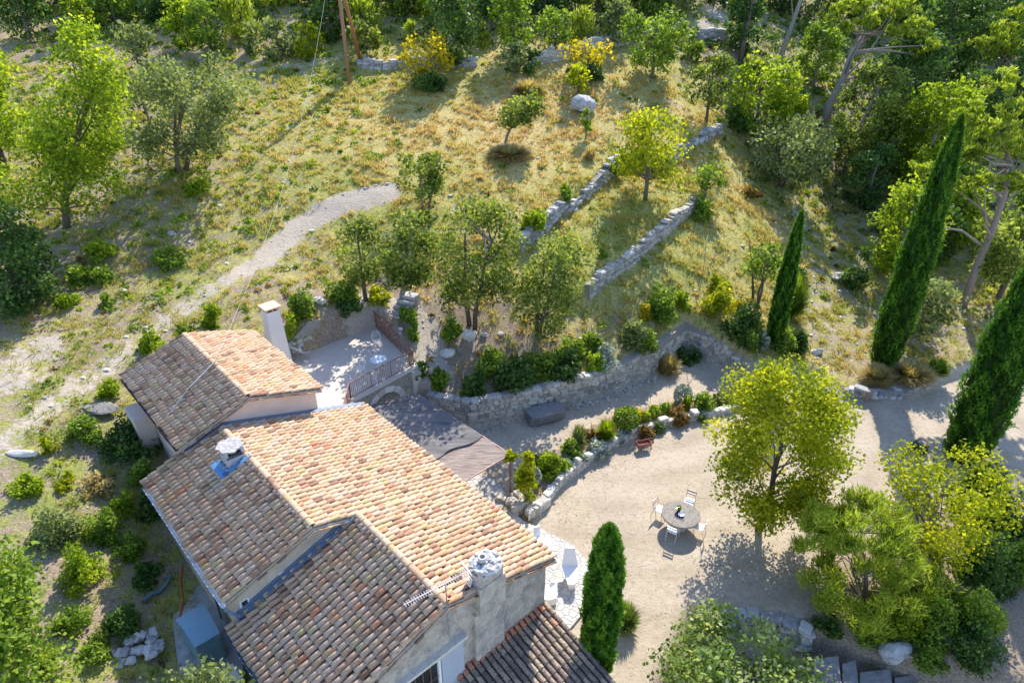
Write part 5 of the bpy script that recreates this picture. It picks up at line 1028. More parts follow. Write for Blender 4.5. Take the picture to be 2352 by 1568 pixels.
# --- garden and meadow trees
tree('yellow', 1742, 1215, 820, 330, 'large round yellow green tree standing alone in the courtyard', cb=.2, shape='round', dens=1.15, trunks=1, n_c=85, leaf=.075, tr=.15, flat=.8, ls=.9)
TR = [
 ('bright', 152, 522, 32, 290, 'tall bright green tree with one straight trunk near the left edge', dict(cx=185, cb=.14, shape='cone', dens=.75, n_c=60, tr=.2)),
 ('bright', 15, 400, 50, 190, 'bright green tree cut by the left edge behind the tall straight one', dict(cb=.1, dens=.9)),
 ('olive', 415, 392, 138, 285, 'wide grey green oak with several dark stems on the left slope', dict(cx=432, trunks=3, cb=.2, dens=.85, n_c=46, shape='spread')),
 ('oak', 343, 285, 165, 95, 'small oak touching the left side of the wide several-stemmed oak', dict(cb=.3, dens=.7)),
 ('olive', 324, 170, 55, 92, 'small grey olive tree high on the left slope', dict(cb=.3, dens=.75)),
 ('dark', 55, 705, 455, 190, 'dense dark green bushy tree at the left edge below the tall bright one', dict(cb=.02, dens=1.1)),
 ('mid', 45, 1590, 1130, 270, 'light green leafy tree at the lower left edge of the photo', dict(cb=.0, dens=1.1, leaf=.1)),
 ('oak', 972, 482, 345, 112, 'small oak with two thin stems standing alone in mid meadow', dict(trunks=2, cb=.3, dens=.9)),
 ('oak', 1160, 326, 208, 98, 'wind bent little oak leaning right on the yellow meadow', dict(cx=1198, cb=.33, dens=1.0, n_c=16)),
 ('yellow', 1482, 458, 258, 182, 'round bright yellow tree above the straight stone wall', dict(cb=.3, dens=1.0, tr=.15)),
 ('mid', 1618, 462, 380, 78, 'tiny tree at the right end of the straight stone wall', dict(cx=1632, cb=.4, dens=.7)),
 ('oak', 1622, 280, 130, 108, 'grey green oak with a crooked trunk left of the yellow green thicket', dict(cb=.3, dens=.9)),
 ('bright', 1735, 300, 125, 165, 'bright yellow green thicket tree left of the big leaning pine', dict(cb=.05, dens=1.0)),
 ('bright', 1800, 270, 175, 90, 'lower yellow green bush tree beside the leaning pine trunk', dict(cb=.05)),
 ('olive', 1800, 432, 268, 175, 'wide grey shrubby tree in front of the leaning pine foot', dict(cb=.12, trunks=2, dens=.95, shape='spread')),
 ('oak', 1940, 392, 140, 140, 'shaded green oak right of the leaning pine trunk', dict(cx=1995, cb=.15, dens=1.1)),
 ('oak', 840, 690, 500, 98, 'leftmost and slimmest of the four oaks behind the terrace', dict(cb=.3)),
 ('oak', 922, 700, 472, 140, 'second of the four oaks from the left, above the hillside steps', dict(cx=942, cb=.25)),
 ('oak', 1086, 745, 462, 195, 'largest of the four oaks, third from the left', dict(cx=1100, cb=.2, trunks=2, tr=.17, n_c=40, dens=.85)),
 ('oak', 1240, 778, 545, 180, 'rightmost of the four oaks, above the retaining wall bushes', dict(cx=1268, cb=.2, trunks=2, dens=.8, n_c=34)),
 ('mid', 1738, 705, 562, 92, 'small many stemmed tree left of the narrow young cypress', dict(cb=.5, trunks=3, dens=.9)),
 ('yellow', 1328, 228, 145, 66, 'young yellow tree growing behind the grey boulder', dict(cb=.25, dens=.8)),
 ('mid', 1345, 318, 250, 28, 'thin dark sapling in front of the grey boulder', dict(cb=.35)),
 ('gold', 1350, 170, 86, 112, 'sparse orange yellow tree at the white stone wall', dict(cb=.25, dens=.5, n_c=20)),
 ('mid', 1497, 180, 14, 152, 'big rounded green oak at the top right of the meadow', dict(cb=.22, dens=1.05)),
 ('mid', 1588, 135, 72, 50, 'small green bush tree touching the big rounded oak', dict(cb=.05)),
 ('gold', 985, 195, 75, 125, 'golden leaved sparse tree left of centre at the meadow top', dict(cb=.3, dens=.65, n_c=22)),
 ('dark', 1030, 152, -40, 130, 'dense dark oak behind the golden leaved tree', dict(cb=.05, dens=1.05)),
 ('oak', 843, 128, 30, 82, 'small dark oak just right of the utility pole', dict(cb=.2)),
 ('pine', 838, 80, -30, 90, 'bright lime pine crown behind the oak by the utility pole', dict(cb=.05, dens=1.1)),
 ('pine', 943, 95, 22, 32, 'slim lime green pine sapling left of the golden tree', dict(cb=.02, shape='cone')),
 ('pine', 1112, 108, 50, 36, 'short lime pine sapling between dark oak and pine', dict(cb=.02, shape='cone')),
 ('mid', 1178, 125, -30, 115, 'mid green tree at the top centre behind the bluish bush', dict(cb=.15, dens=.9)),
 ('olive', 1180, 175, 100, 66, 'bluish grey bush left of the dark upright juniper', dict(cb=.0)),
 ('dark', 1222, 170, 98, 42, 'dark upright juniper at the left end of the white stone wall', dict(cb=.0)),
 ('mid', 1275, 118, 18, 95, 'pale green tree above the white stone wall', dict(cb=.2, dens=.8)),
 ('pine', 1335, 100, 8, 60, 'lime green pine behind the white stone wall', dict(cb=.05)),
 ('olive', 1415, 100, 5, 90, 'grey green shrubby tree left of the big rounded oak', dict(cb=.05)),
 ('yellow', 1400, 95, 45, 50, 'small yellowing shrub tree behind the white wall', dict(cb=.05)),
 ('dark', 1130, 70, -50, 80, 'dark trunked tree at the top edge left of centre', dict(cb=.3)),
 ('olive', 640, 132, 38, 74, 'blue grey shrub tree left of the utility pole wire', dict(cb=.0)),
 ('yellow', 706, 128, 48, 76, 'yellowish shrub tree beside the utility pole wire', dict(cb=.0, dens=.9)),
 ('olive', 585, 122, 45, 44, 'small pale shrub tree in the top left thicket', dict(cb=.0)),
 ('bright', 430, 108, -5, 90, 'olive green tree at the top, left one of a close pair', dict(cb=.05)),
 ('mid', 485, 115, -15, 86, 'olive green tree at the top, right one of a close pair', dict(cb=.05)),
 ('pine', 560, 80, -30, 95, 'lime green crown at the top edge above the pale shrub', dict(cb=.05)),
 ('dark', 760, 90, -60, 95, 'dark green tree at the top edge left of the pole', dict(cb=.0)),
 ('mid', 265, 50, -80, 150, 'green leafy mass at the top left edge', dict(cb=.0)),
 ('bright', 190, 85, -20, 70, 'bright green crown top left behind the tall straight tree', dict(cb=.1)),
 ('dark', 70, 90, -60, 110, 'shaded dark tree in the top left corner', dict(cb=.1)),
 ('dark', 360, 45, -80, 100, 'dark tree between green masses at the top left', dict(cb=.0)),
 ('oak', 935, 30, -90, 100, 'olive grey tree at the top edge above the lime sapling', dict(cb=.1)),
 ('dark', 1250, 35, -70, 90, 'dark tree at the top edge above the pale green tree', dict(cb=.1)),
 ('dark', 1480, 30, -60, 90, 'dark tree at the top edge left above the rounded oak', dict(cb=.05)),
 ('olive', 1570, 25, -60, 80, 'grey tree at the top edge above the rounded oak', dict(cb=.1)),
 ('dark', 1700, 120, -60, 90, 'dark thicket tree at the top between two bare pine trunks', dict(cb=.0)),
 
 ('mid', 1868, 200, 30, 95, 'green young pine left of the big leaning trunk', dict(cb=.15)),
 ('dark', 1640, 10, -60, 80, 'dark tree at the top edge beyond the bare stony patch', dict(cb=.1)),
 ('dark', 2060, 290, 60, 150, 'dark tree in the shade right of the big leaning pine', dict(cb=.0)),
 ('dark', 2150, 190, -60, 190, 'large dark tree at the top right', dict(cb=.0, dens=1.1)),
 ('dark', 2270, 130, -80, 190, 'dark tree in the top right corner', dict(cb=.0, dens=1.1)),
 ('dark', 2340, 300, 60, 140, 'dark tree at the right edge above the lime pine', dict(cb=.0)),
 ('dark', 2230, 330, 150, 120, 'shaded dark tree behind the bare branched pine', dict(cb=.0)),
 ('bright', 2110, 440, 175, 170, 'large yellow green tree behind the tallest cypress top', dict(cb=.1, dens=1.0)),
 ('mid', 2030, 400, 225, 120, 'green tree left of the large yellow green tree on the right', dict(cb=.12)),
 ('bright', 2130, 420, 250, 120, 'lower yellow green tree touching the tallest cypress', dict(cb=.08)),
 ('bright', 2050, 640, 410, 150, 'leafy green tree left of the tallest cypress trunk', dict(cb=.08, dens=1.0)),
 ('dark', 1960, 660, 560, 60, 'small dark shrub tree by the stone heap', dict(cb=.0)),
 ('oak', 2290, 690, 480, 200, 'spreading grey green oak behind the right hand pine trunk', dict(cb=.25, dens=.9, shape='spread')),
 ('olive', 2088, 795, 648, 125, 'silvery olive tree leaning right beside the tallest cypress', dict(cx=2130, cb=.28, dens=.9)),
 ('mid', 2200, 500, 380, 110, 'mid green tree between cypress and lime pine', dict(cb=.1)),
 ('bright', 2180, 560, 400, 110, 'yellow green tree just right of the tallest cypress middle', dict(cb=.05)),
 ('mid', 2340, 560, 420, 130, 'mid green tree at the right edge below the lime pine crown', dict(cb=.05)),
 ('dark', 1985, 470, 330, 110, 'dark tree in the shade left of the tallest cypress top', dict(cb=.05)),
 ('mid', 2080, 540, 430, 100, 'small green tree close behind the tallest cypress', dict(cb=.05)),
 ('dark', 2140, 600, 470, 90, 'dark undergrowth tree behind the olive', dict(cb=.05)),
]
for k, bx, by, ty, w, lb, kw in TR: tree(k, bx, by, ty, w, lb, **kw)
r9 = np.random.default_rng(12); cnt_ = {}; ORD = 'first second third fourth fifth sixth seventh eighth ninth tenth eleventh twelfth thirteenth fourteenth fifteenth sixteenth seventeenth eighteenth'.split()
for i in range(34):
    px_ = -20+i*72+r9.uniform(-25, 25); py_ = r9.uniform(2, 34)+(45 if px_ > 1900 else 0)
    if 1560 < px_ < 1690: continue
    kd_ = ['mid', 'dark', 'oak', 'olive', 'bright', 'mid'][int(r9.integers(0, 6))]; cnt_[kd_] = cnt_.get(kd_, 0)+1
    lb_ = '%s %s tree from the left in the dense wood along the top edge' % (ORD[cnt_[kd_]-1], {'mid': 'mid green', 'dark': 'dark green', 'oak': 'dull olive green', 'olive': 'greyish', 'bright': 'bright green'}[kd_])
    tree(kd_, px_, py_, -90-r9.uniform(0, 60), 120, lb_, cb=.03, group='trees of the dense wood along the top edge', dens=.9, seed=500+i)
# pines with bare leaning trunks
def pine(loc, path, clumps, label, r0=.32, lm='pine', n=5200, branches=()):
    X, Y, Z = loc; r_ = np.random.default_rng(int(X*100) % 9999+5); global rng; old = rng; rng = r_
    rt = empty('pine_tree', loc, label, 'pine'); P = np.array(path, float); g = G(); g.tube(P, r0*np.linspace(1, .45, len(P)), 9)
    for i, (cx_, cy_, cz_, cr_) in enumerate(clumps):
        j = min(len(P)-1, max(1, len(P)-1-(i % 3))); p0 = P[j]; c = np.array([cx_, cy_, cz_]); mid = (p0+c)/2+[0, 0, -.1*np.linalg.norm(c-p0)*.5+r_.normal(0, .3)]
        g.tube([p0, mid+r_.normal(0, .2, 3), c], r0*np.array([.26, .16, .05]), 6, cap=False)
    for b in branches: g.tube(b, r0*np.linspace(.4, .12, len(b)), 6)
    g.done('trunk', BARKP, rt, True); C_ = np.array(clumps); w_ = C_[:, 3]**2; ci = r_.choice(len(C_), n, p=w_/w_.sum()); d = r_.normal(size=(n, 3)); d /= np.linalg.norm(d, axis=1)[:, None]; d *= (r_.random(n)**.5)[:, None]
    ns = n//45+8 if r0 > .2 else n//60; sub = r_.normal(0, 1, (ns, 3)); sub /= np.linalg.norm(sub, axis=1)[:, None]; sub *= r_.uniform(.25, 1.1, (ns, 1)); sc_ = r_.integers(0, len(C_), ns); si = r_.integers(0, ns, n); sub = sub[si]; ci = sc_[si] if len(C_) > 3 else ci
    Pp = C_[ci, :3]+(sub*.85+d*.2)*C_[ci, 3][:, None]*np.array([1, 1, .6]); sz = 2.3*depth(X, Y, Z+6)/682.7
    V, q = leafquads(Pp, np.full(n, sz), .1, 2.4, d*.7+[0, 0, .8], .32); mkobj('crown', V, [q], LM[lm], rt, np.clip(.5+r_.normal(0, .12, len(C_))[ci]+r_.normal(0, .2, n)+.2*sub[:, 2], 0, 1)); rng = old; return rt
def px3(px, py, Y): 
    z = zrow(py, Y); return ((px-1176)/F*depth(0, Y, z), Y, z)
def mkpine(base, trunk, cl, label, Y=None, **kw):
    X, Yb, Z = hit(*base); L0 = np.array([X, Yb, Z]); path = [(0, 0, -.3)]+[tuple(np.array(px3(a, b, Yb+dy))-L0) for a, b, dy in trunk]
    C_ = []
    for a, b, dy, w in cl: p = np.array(px3(a, b, Yb+dy)); C_.append((*(p-L0), w/2*depth(*p)/F))
    br = [[tuple(np.array(px3(a, b, Yb+dy))-L0) for a, b, dy in bb] for bb in kw.pop('br', ())]
    return pine((X, Yb, Z-.0), path, C_, label, branches=br, **kw)
mkpine((1888, 300), [(1905, 240, -.3), (1935, 185, -.6), (1958, 120, -1), (1985, 80, -1)], [(1930, 20, -2, 90), (1990, 5, -1, 110), (2060, 20, -2, 110), (2110, 60, -2, 80), (2135, 105, -2, 75), (2000, 50, -2.5, 70), (1945, 60, -3, 60), (2075, -10, 0, 90), (2110, 130, -1, 60), (2060, 70, -3, 60)],
       'big pine with a thick pale leaning trunk and bare curving branch', r0=.42, n=6500, br=[[(1962, 128, -1), (2000, 115, -1.5), (2050, 118, -1.5), (2100, 125, -1.5)], [(1985, 85, -1), (2030, 75, -1.5), (2080, 95, -1.5)]])
mkpine((2212, 702), [(2240, 620, -.3), (2275, 540, -.6), (2305, 455, -1), (2325, 380, -1)], [(2290, 300, -1, 130), (2340, 250, 0, 140), (2230, 260, 0, 110), (2200, 330, -1, 90), (2320, 190, 1, 130), (2350, 340, -1, 130), (2180, 420, -2, 80), (2130, 385, -2, 80), (2260, 410, -2, 90), (2240, 350, -2, 90), (2330, 420, -2, 80)],
       'tall lime green pine with a leaning trunk at the right edge', r0=.27, n=9000, br=[[(2285, 520, -.6), (2255, 480, -1), (2200, 440, -1.3)], [(2300, 470, -1), (2350, 430, -1)], [(2262, 570, -.5), (2210, 530, -1), (2150, 520, -1)]])
mkpine((2265, 240), [(2290, 215, 0), (2330, 165, 0), (2370, 130, 0)], [(2330, 70, 0, 110), (2290, 110, -1, 80), (2360, 20, 0, 120), (2350, 110, -1, 90), (2250, 100, -1, 50)], 'pine with bare grey forked branches in the top right corner', r0=.36, n=3500, br=[[(2300, 205, 0), (2290, 160, 0), (2285, 140, 0)], [(2290, 215, 0), (2320, 205, 0), (2350, 180, 0)]])
mkpine((1700, 140), [(1712, 80, 0), (1735, -20, 0)], [(1740, -90, 0, 120), (1780, -70, 0, 100)], 'dark bare pine trunk at the top, left one of two', r0=.28, n=1200)
mkpine((1790, 148), [(1800, 110, 0), (1822, 50, 0), (1850, -30, 0)], [(1860, -90, 0, 130), (1820, -80, 0, 90)], 'bluish bare pine trunk at the top, right one of two', r0=.3, n=1200)
# young pine and walnut bottom right
tree('pine', 1985, 1392, 1148, 320, 'feathery lime green young pine spreading at the lower right', cx=1975, cb=.02, n_c=95, dens=.85, leaf=.07, tr=.1, name='pine_tree', cat='pine', ls=.9, bark=BARKP, crk=.66, el=4.2, flat=.7)
tree('pine', 2090, 1400, 1290, 130, 'lower feathery pine bough mass right of the young pine trunk', cb=.02, n_c=40, dens=.9, leaf=.07, tr=.05, name='pine_tree', cat='pine', ls=.9, crk=.75, el=4.2)
tree('yellow', 2100, 1292, 1045, 330, 'yellow leaved walnut with bare grey branches at the lower right', cx=2170, cb=.22, shape='spread', dens=.55, n_c=46, bark=BARKP, tr=.14, leaf=.08, flat=.55)
tree('fig', 1700, 1500, 1395, 455, 'broad fig tree with large leaves at the bottom edge', loc=(7.55, 13.9, -1.4), H=4.0, R=3.2, cb=.1, dens=.9, n_c=70, leaf=.11, name='fig_tree')
tree('olive', 460, 1500, 1500, 330, 'pale green tree top reaching in at the bottom edge left of centre', loc=(-8.8, 10.9, 2.0), H=3.3, R=2.2, cb=.1, dens=1.0, n_c=46, leaf=.09)
tree('mid', 560, 1560, 1500, 120, 'small dark green bush top under the front eave at the bottom edge', loc=(-7.9, 11.6, 2.0), H=2.0, R=.8, cb=.0, leaf=.08)
# hedge masses lower right
HB_ = [('dark', 2235, 1180, 110, 150, 'tall dark hedge mass below the massive cypress', 1), ('dark', 2290, 1250, 120, 150, 'dark hedge mass at the right edge by the lower drive', 1), ('dark', 2250, 1340, 150, 140, 'broad dark green hedge mass behind the walnut', 1), ('mid', 2220, 1430, 130, 110, 'green hedge mass above the lower drive', 1),
 ('mid', 2130, 1450, 110, 90, 'leafy green shrub left of the green hedge mass', 1), ('bright', 2060, 1440, 120, 90, 'bright green shrub below the feathery pine', 1), ('mid', 1985, 1455, 90, 70, 'dark leaved shrub over the yard wall end', 1), ('olive', 2185, 1395, 80, 70, 'grey green shrub under the walnut', 1),
 ('dark', 2230, 1500, 130, 70, 'dark shrub at the bottom right by the lower drive', 1), ('mid', 2120, 1510, 100, 60, 'green shrub spilling over the pale rock wall', 1), ('dark', 1900, 1440, 70, 40, 'low dark weeds beside the yard wall', 1), ('silver', 2168, 1475, 50, 45, 'pale round shrub on the lower bank', 1), ('mid', 2320, 1330, 90, 100, 'leafy hedge end at the right edge', 1)]
for k, x, y, w, h, lb, _ in HB_: bush(k, x, y, w, h, lb, dens=1.1)
bush('straw', 2120, 1420, 90, 50, 'tuft of pale dry grass leaning over the lower right bank', 'grass_clump', 'grass clump', style='grass')
# retaining wall top bushes
RB = [('mid', 1010, 880, 50, 40, 'small green weed clump above the pergola corner'), ('dark', 1085, 900, 70, 60, 'dark bush hanging over the left end of the retaining wall'), ('mid', 1130, 850, 90, 55, 'green bush left in the planting above the retaining wall'), ('dark', 1180, 880, 110, 70, 'wide dark green bush in the middle of the planting above the retaining wall'),
 ('mid', 1240, 855, 90, 60, 'green feathery bush above the middle of the retaining wall'), ('dark', 1290, 855, 90, 60, 'dark bush right of the feathery one above the retaining wall'), ('mid', 1320, 820, 80, 50, 'yellowish green bush below the rightmost oak'), ('silver', 1392, 835, 62, 50, 'rounded silvery bush on the retaining wall top'),
 ('bright', 1365, 845, 50, 45, 'bright green spurge drooping over the retaining wall'), ('mid', 1360, 795, 60, 40, 'small green bush behind the rounded silvery bush'), ('olive', 1450, 790, 80, 60, 'greyish tall bush on the wall near its curve'), ('mid', 1480, 800, 56, 45, 'green bush beside the greyish tall bush on the wall'),
 ('mid', 1520, 725, 95, 70, 'rounded green bush at the wall corner'), ('gold', 1482, 735, 40, 40, 'orange tinged bush left of the rounded green bush'), ('bright', 1565, 710, 50, 45, 'small green bush just above the wall corner'), ('yellow', 1645, 720, 70, 75, 'yellow green shrub behind the right part of the wall'), ('yellow', 1650, 670, 60, 40, 'bright yellow twiggy bush above the planting right of the wall corner'),
 ('gold', 1695, 705, 45, 22, 'orange leaved sprig in the planting left of the young cypress'), ('dark', 1705, 775, 100, 75, 'dark green laurel below the small many stemmed tree'), ('mid', 1720, 800, 60, 60, 'green bush with pale flowers left of the young cypress foot'), ('silver', 1745, 800, 34, 50, 'white flowering sprays beside the young cypress foot'),
 ('mid', 1800, 800, 70, 60, 'pale tipped shrub right of the young cypress foot'), ('dark', 1830, 800, 60, 50, 'dark shrub by the shaded path edge'), ('dark', 1825, 660, 60, 70, 'dark bush behind the young cypress'), ('dark', 1580, 830, 55, 40, 'dark green plant in the shaded wall corner'),
 ('bright', 1230, 520, 80, 50, 'rounded bright bush at the foot of the tumbledown wall'), ('mid', 1300, 455, 40, 36, 'small bush growing on the tumbledown wall'), ('mid', 1405, 400, 60, 40, 'green bush at the wall end under the round yellow tree'),
 ('mid', 790, 690, 90, 60, 'green bush on the bank left of the slimmest oak'), ('mid', 700, 725, 70, 60, 'bush on the bank right of the tall tapering chimney'), ('yellow', 870, 690, 60, 35, 'yellow green weeds between the left two oaks'), ('bright', 675, 765, 50, 45, 'bright ivy patch on the bank behind the tapering chimney'), ('dark', 800, 715, 60, 40, 'dark bush above the bank wall'),
 ('bright', 352, 805, 66, 60, 'rounded bright green broom bush above the highest roof ridge end'), ('bright', 495, 745, 60, 60, 'bright bush on the slope just above the highest roof'), ('mid', 430, 780, 45, 40, 'small pale bush left of the roof ridge end'), ('bright', 250, 905, 60, 35, 'bright weed clump left of the highest roof'),
 ('mid', 205, 650, 90, 55, 'dark green weed clump on the left slope below the tall tree'), ('bright', 150, 700, 60, 40, 'yellow green weed clump at the left edge slope'), ('bright', 230, 590, 80, 40, 'spreading yellow green weed patch under the tall straight tree'), ('mid', 385, 605, 80, 36, 'green and yellow low bush in the middle of the left slope'), ('mid', 190, 1010, 90, 60, 'leafy green bramble left of the house corner'),
 ('dark', 310, 1030, 130, 80, 'deep green bramble thicket against the left house wall'), ('dark', 350, 1180, 60, 90, 'shaded bush under the left eave of the middle roof'), ('bright', 290, 1175, 60, 60, 'bright bush in the sun beside the middle roof eave'), ('yellow', 120, 1040, 40, 50, 'yellow flowering weed at the lower left path'), ('bright', 190, 1330, 100, 90, 'vivid yellow green bush at the lower left'), ('mid', 240, 1230, 90, 70, 'green broom bush above the vivid yellow green one'), ('olive', 130, 1240, 110, 80, 'dull olive bush left of the green broom'), ('straw', 230, 1120, 80, 40, 'dry straw coloured weed patch beside the bramble'),
 ('bright', 60, 1130, 80, 50, 'yellow green weeds at the left edge above the leafy tree'), ('mid', 170, 1440, 90, 60, 'green weeds under the vivid yellow green bush'), ('yellow', 150, 1110, 60, 36, 'small yellow green patch in the lower left grass'), ('mid', 330, 1110, 70, 60, 'leafy bush against the middle roof corner'), ('mid', 215, 1500, 90, 50, 'low green weeds near the bottom left corner'), ('dark', 340, 1330, 70, 50, 'shaded weeds on the bank behind the shed'), ('bright', 110, 1535, 60, 60, 'vivid yellow green sprig near the bottom left corner'),
 ('dark', 280, 1440, 90, 60, 'dark weeds left of the blue shed'), ('mid', 300, 1270, 80, 50, 'green bush beside the bank left of the shed'), ('mid', 250, 700, 40, 30, 'small round green weed on the left slope'), ('mid', 395, 1010, 50, 30, 'ivy at the low side wall of the highest house part'), ('bright', 460, 445, 60, 40, 'bright low bush under the wide left oak'),
 ('mid', 930, 740, 60, 40, 'dark green shrub below the hillside steps'), ('mid', 950, 775, 36, 60, 'tall weeds beside the terrace railing corner'), ('dark', 960, 860, 50, 40, 'shaded weeds at the foot of the terrace pillar'), ('mid', 1040, 770, 60, 45, 'bush at the left foot of the largest oak'), ('bright', 1000, 895, 34, 22, 'trailing green stem over the pergola beam'),
 ('mid', 1610, 500, 60, 60, 'thin shrub below the right end of the straight wall'), ('dark', 1690, 300, 70, 50, 'dark bush under the yellow green thicket'), ('rust', 1720, 450, 50, 24, 'heap of dark reddish brushwood on the grass'), ('mid', 1385, 590, 30, 20, 'little plant on the straight stone wall'), ('dark', 985, 205, 80, 45, 'dark bush at the foot of the golden leaved tree'), ('dark', 1340, 180, 90, 36, 'dark bush under the orange yellow tree')]
for k, x, y, w, h, lb in RB: bush(k, x, y, w, h, lb)
bush('mid', 1810, 725, 78, 80, 'big rounded feathery grass clump right of the young cypress', 'grass_clump', 'grass clump', style='grass', dens=1.3)
bush('straw', 1530, 855, 66, 38, 'dry feathery grass clump leaning from the wall onto the path', 'grass_clump', 'grass clump', style='grass')
bush('straw', 2010, 872, 80, 30, 'brownish grass clump at the foot of the tallest cypress', 'grass_clump', 'grass clump', style='grass', dens=1.2)
bush('straw', 2090, 866, 110, 26, 'wide dry grass clump on the mound right of the tallest cypress', 'grass_clump', 'grass clump', style='grass', dens=1.2)
bush('mid', 2150, 858, 60, 30, 'green grass clump at the right end of the mound', 'grass_clump', 'grass clump', style='grass')
bush('straw', 1170, 358, 110, 20, 'ring of tall brown grass under the wind bent oak', 'grass_clump', 'grass clump', style='grass', dens=1.3)
bush('straw', 1355, 365, 36, 24, 'dark dry tuft in front of the grey boulder', 'grass_clump', 'grass clump', style='grass')
bush('straw', 1215, 215, 90, 26, 'tall brown grass at the meadow top centre', 'grass_clump', 'grass clump', style='grass')
bush('fig', 1435, 1440, 66, 60, 'spiky fronded plant behind the bushy bright cypress', 'palm_shrub', 'shrub', style='grass')
# planted bed
BED = [('silver', 1226, 1112, 33, 46, 'ball', 'tight grey green ball bush beside the yellow climber'), ('bright', 1272, 1085, 70, 56, 'leaf', 'large vivid green bush in the left part of the flower bed'), ('mid', 1235, 1075, 50, 40, 'leaf', 'dull green bush left of the large vivid green one'), ('silver', 1300, 1068, 50, 20, 'leaf', 'low silvery cushion in the left flower bed'),
 ('mid', 1312, 1045, 56, 36, 'leaf', 'green leafy bush in front of the silvery foliage'), ('olive', 1328, 1020, 36, 46, 'grass', 'upright feathery herb behind the flower bed'), ('silver', 1372, 1040, 56, 36, 'leaf', 'spiky silver blue plant in the middle of the flower bed'), ('silver', 1340, 1055, 34, 22, 'leaf', 'small silver plant beside the yellow flowers'), ('gold', 1355, 1040, 18, 12, 'leaf', 'little patch of yellow flowers in the flower bed'),
 ('rust', 1358, 1008, 44, 32, 'leaf', 'reddish brown bush in the flower bed'), ('bright', 1392, 1005, 50, 40, 'grass', 'glossy strap leaved agapanthus clump in the flower bed'), ('mid', 1438, 978, 62, 42, 'ball', 'large round green bush in the centre of the flower bed'), ('silver', 1432, 1005, 44, 20, 'leaf', 'flat silvery plant below the large round bush'), ('rust', 1480, 1000, 54, 40, 'leaf', 'pinkish brown bush above the rusty cart'),
 ('gold', 1465, 965, 30, 28, 'grass', 'thin yellow herb behind the pinkish bush'), ('bright', 1482, 965, 22, 22, 'ball', 'little green ball left of the two bright balls'), ('bright', 1502, 955, 26, 26, 'ball', 'bright green round tuft in the flower bed'), ('mid', 1526, 948, 24, 24, 'ball', 'dark green clipped ball in the flower bed'), ('olive', 1510, 985, 44, 26, 'leaf', 'pale grey green low plant above the stone edging'),
 ('rust', 1552, 962, 56, 34, 'leaf', 'brown green bush near the right end of the flower bed'), ('silver', 1566, 925, 42, 44, 'ball', 'blue grey rounded bush at the right end of the flower bed'), ('bright', 1575, 940, 26, 34, 'grass', 'bright spiky plant in front of the blue grey bush'), ('mid', 1620, 945, 76, 48, 'leaf', 'wide green bush left of the courtyard tree crown'), ('olive', 1650, 925, 50, 32, 'leaf', 'pale twiggy bush partly behind the courtyard tree'), ('mid', 1680, 930, 50, 30, 'leaf', 'green bush at the far right of the flower bed under the tree')]
for k, x, y, w, h, stl, lb in BED: bush(k, x, y, w, h, lb, style=stl, name='bed_plant', cat='plant', dens=1.15)
X, Y, _ = at(1208, 1152, .5); r = tree('yellow', 1208, 1152, 1035, 46, 'yellow green climber trained up the pergola corner', loc=(X, Y, .45), cb=.05, shape='col', name='climbing_plant', cat='climber', dens=1.5, n_c=16, tr=.04, leaf=.07)
X, Y, _ = at(1172, 1045, 2.7); bush('yellow', 1172, 1045, 36, 20, 'end of the yellow climber spilling over the pergola beam', loc=(X, Y, 2.55), name='climbing_plant', cat='climber')
# ---------------------------------------------------------------- bare canes on the lower terrace
for a, b, c, lb in (((1615, 625), (1622, 560), (1650, 485), 'thin bent bare cane standing in the lower grass terrace'), ((1625, 622), (1648, 575), (1644, 500), 'second bare cane leaning against the bent one')):
    x, y, z = hit(*a); g = G(); g.tube([(x, y, z), px3(b[0], b[1], y), px3(c[0], c[1], y)], .022, 5); tag(g.done('bare_cane', BARK), lb, 'cane')
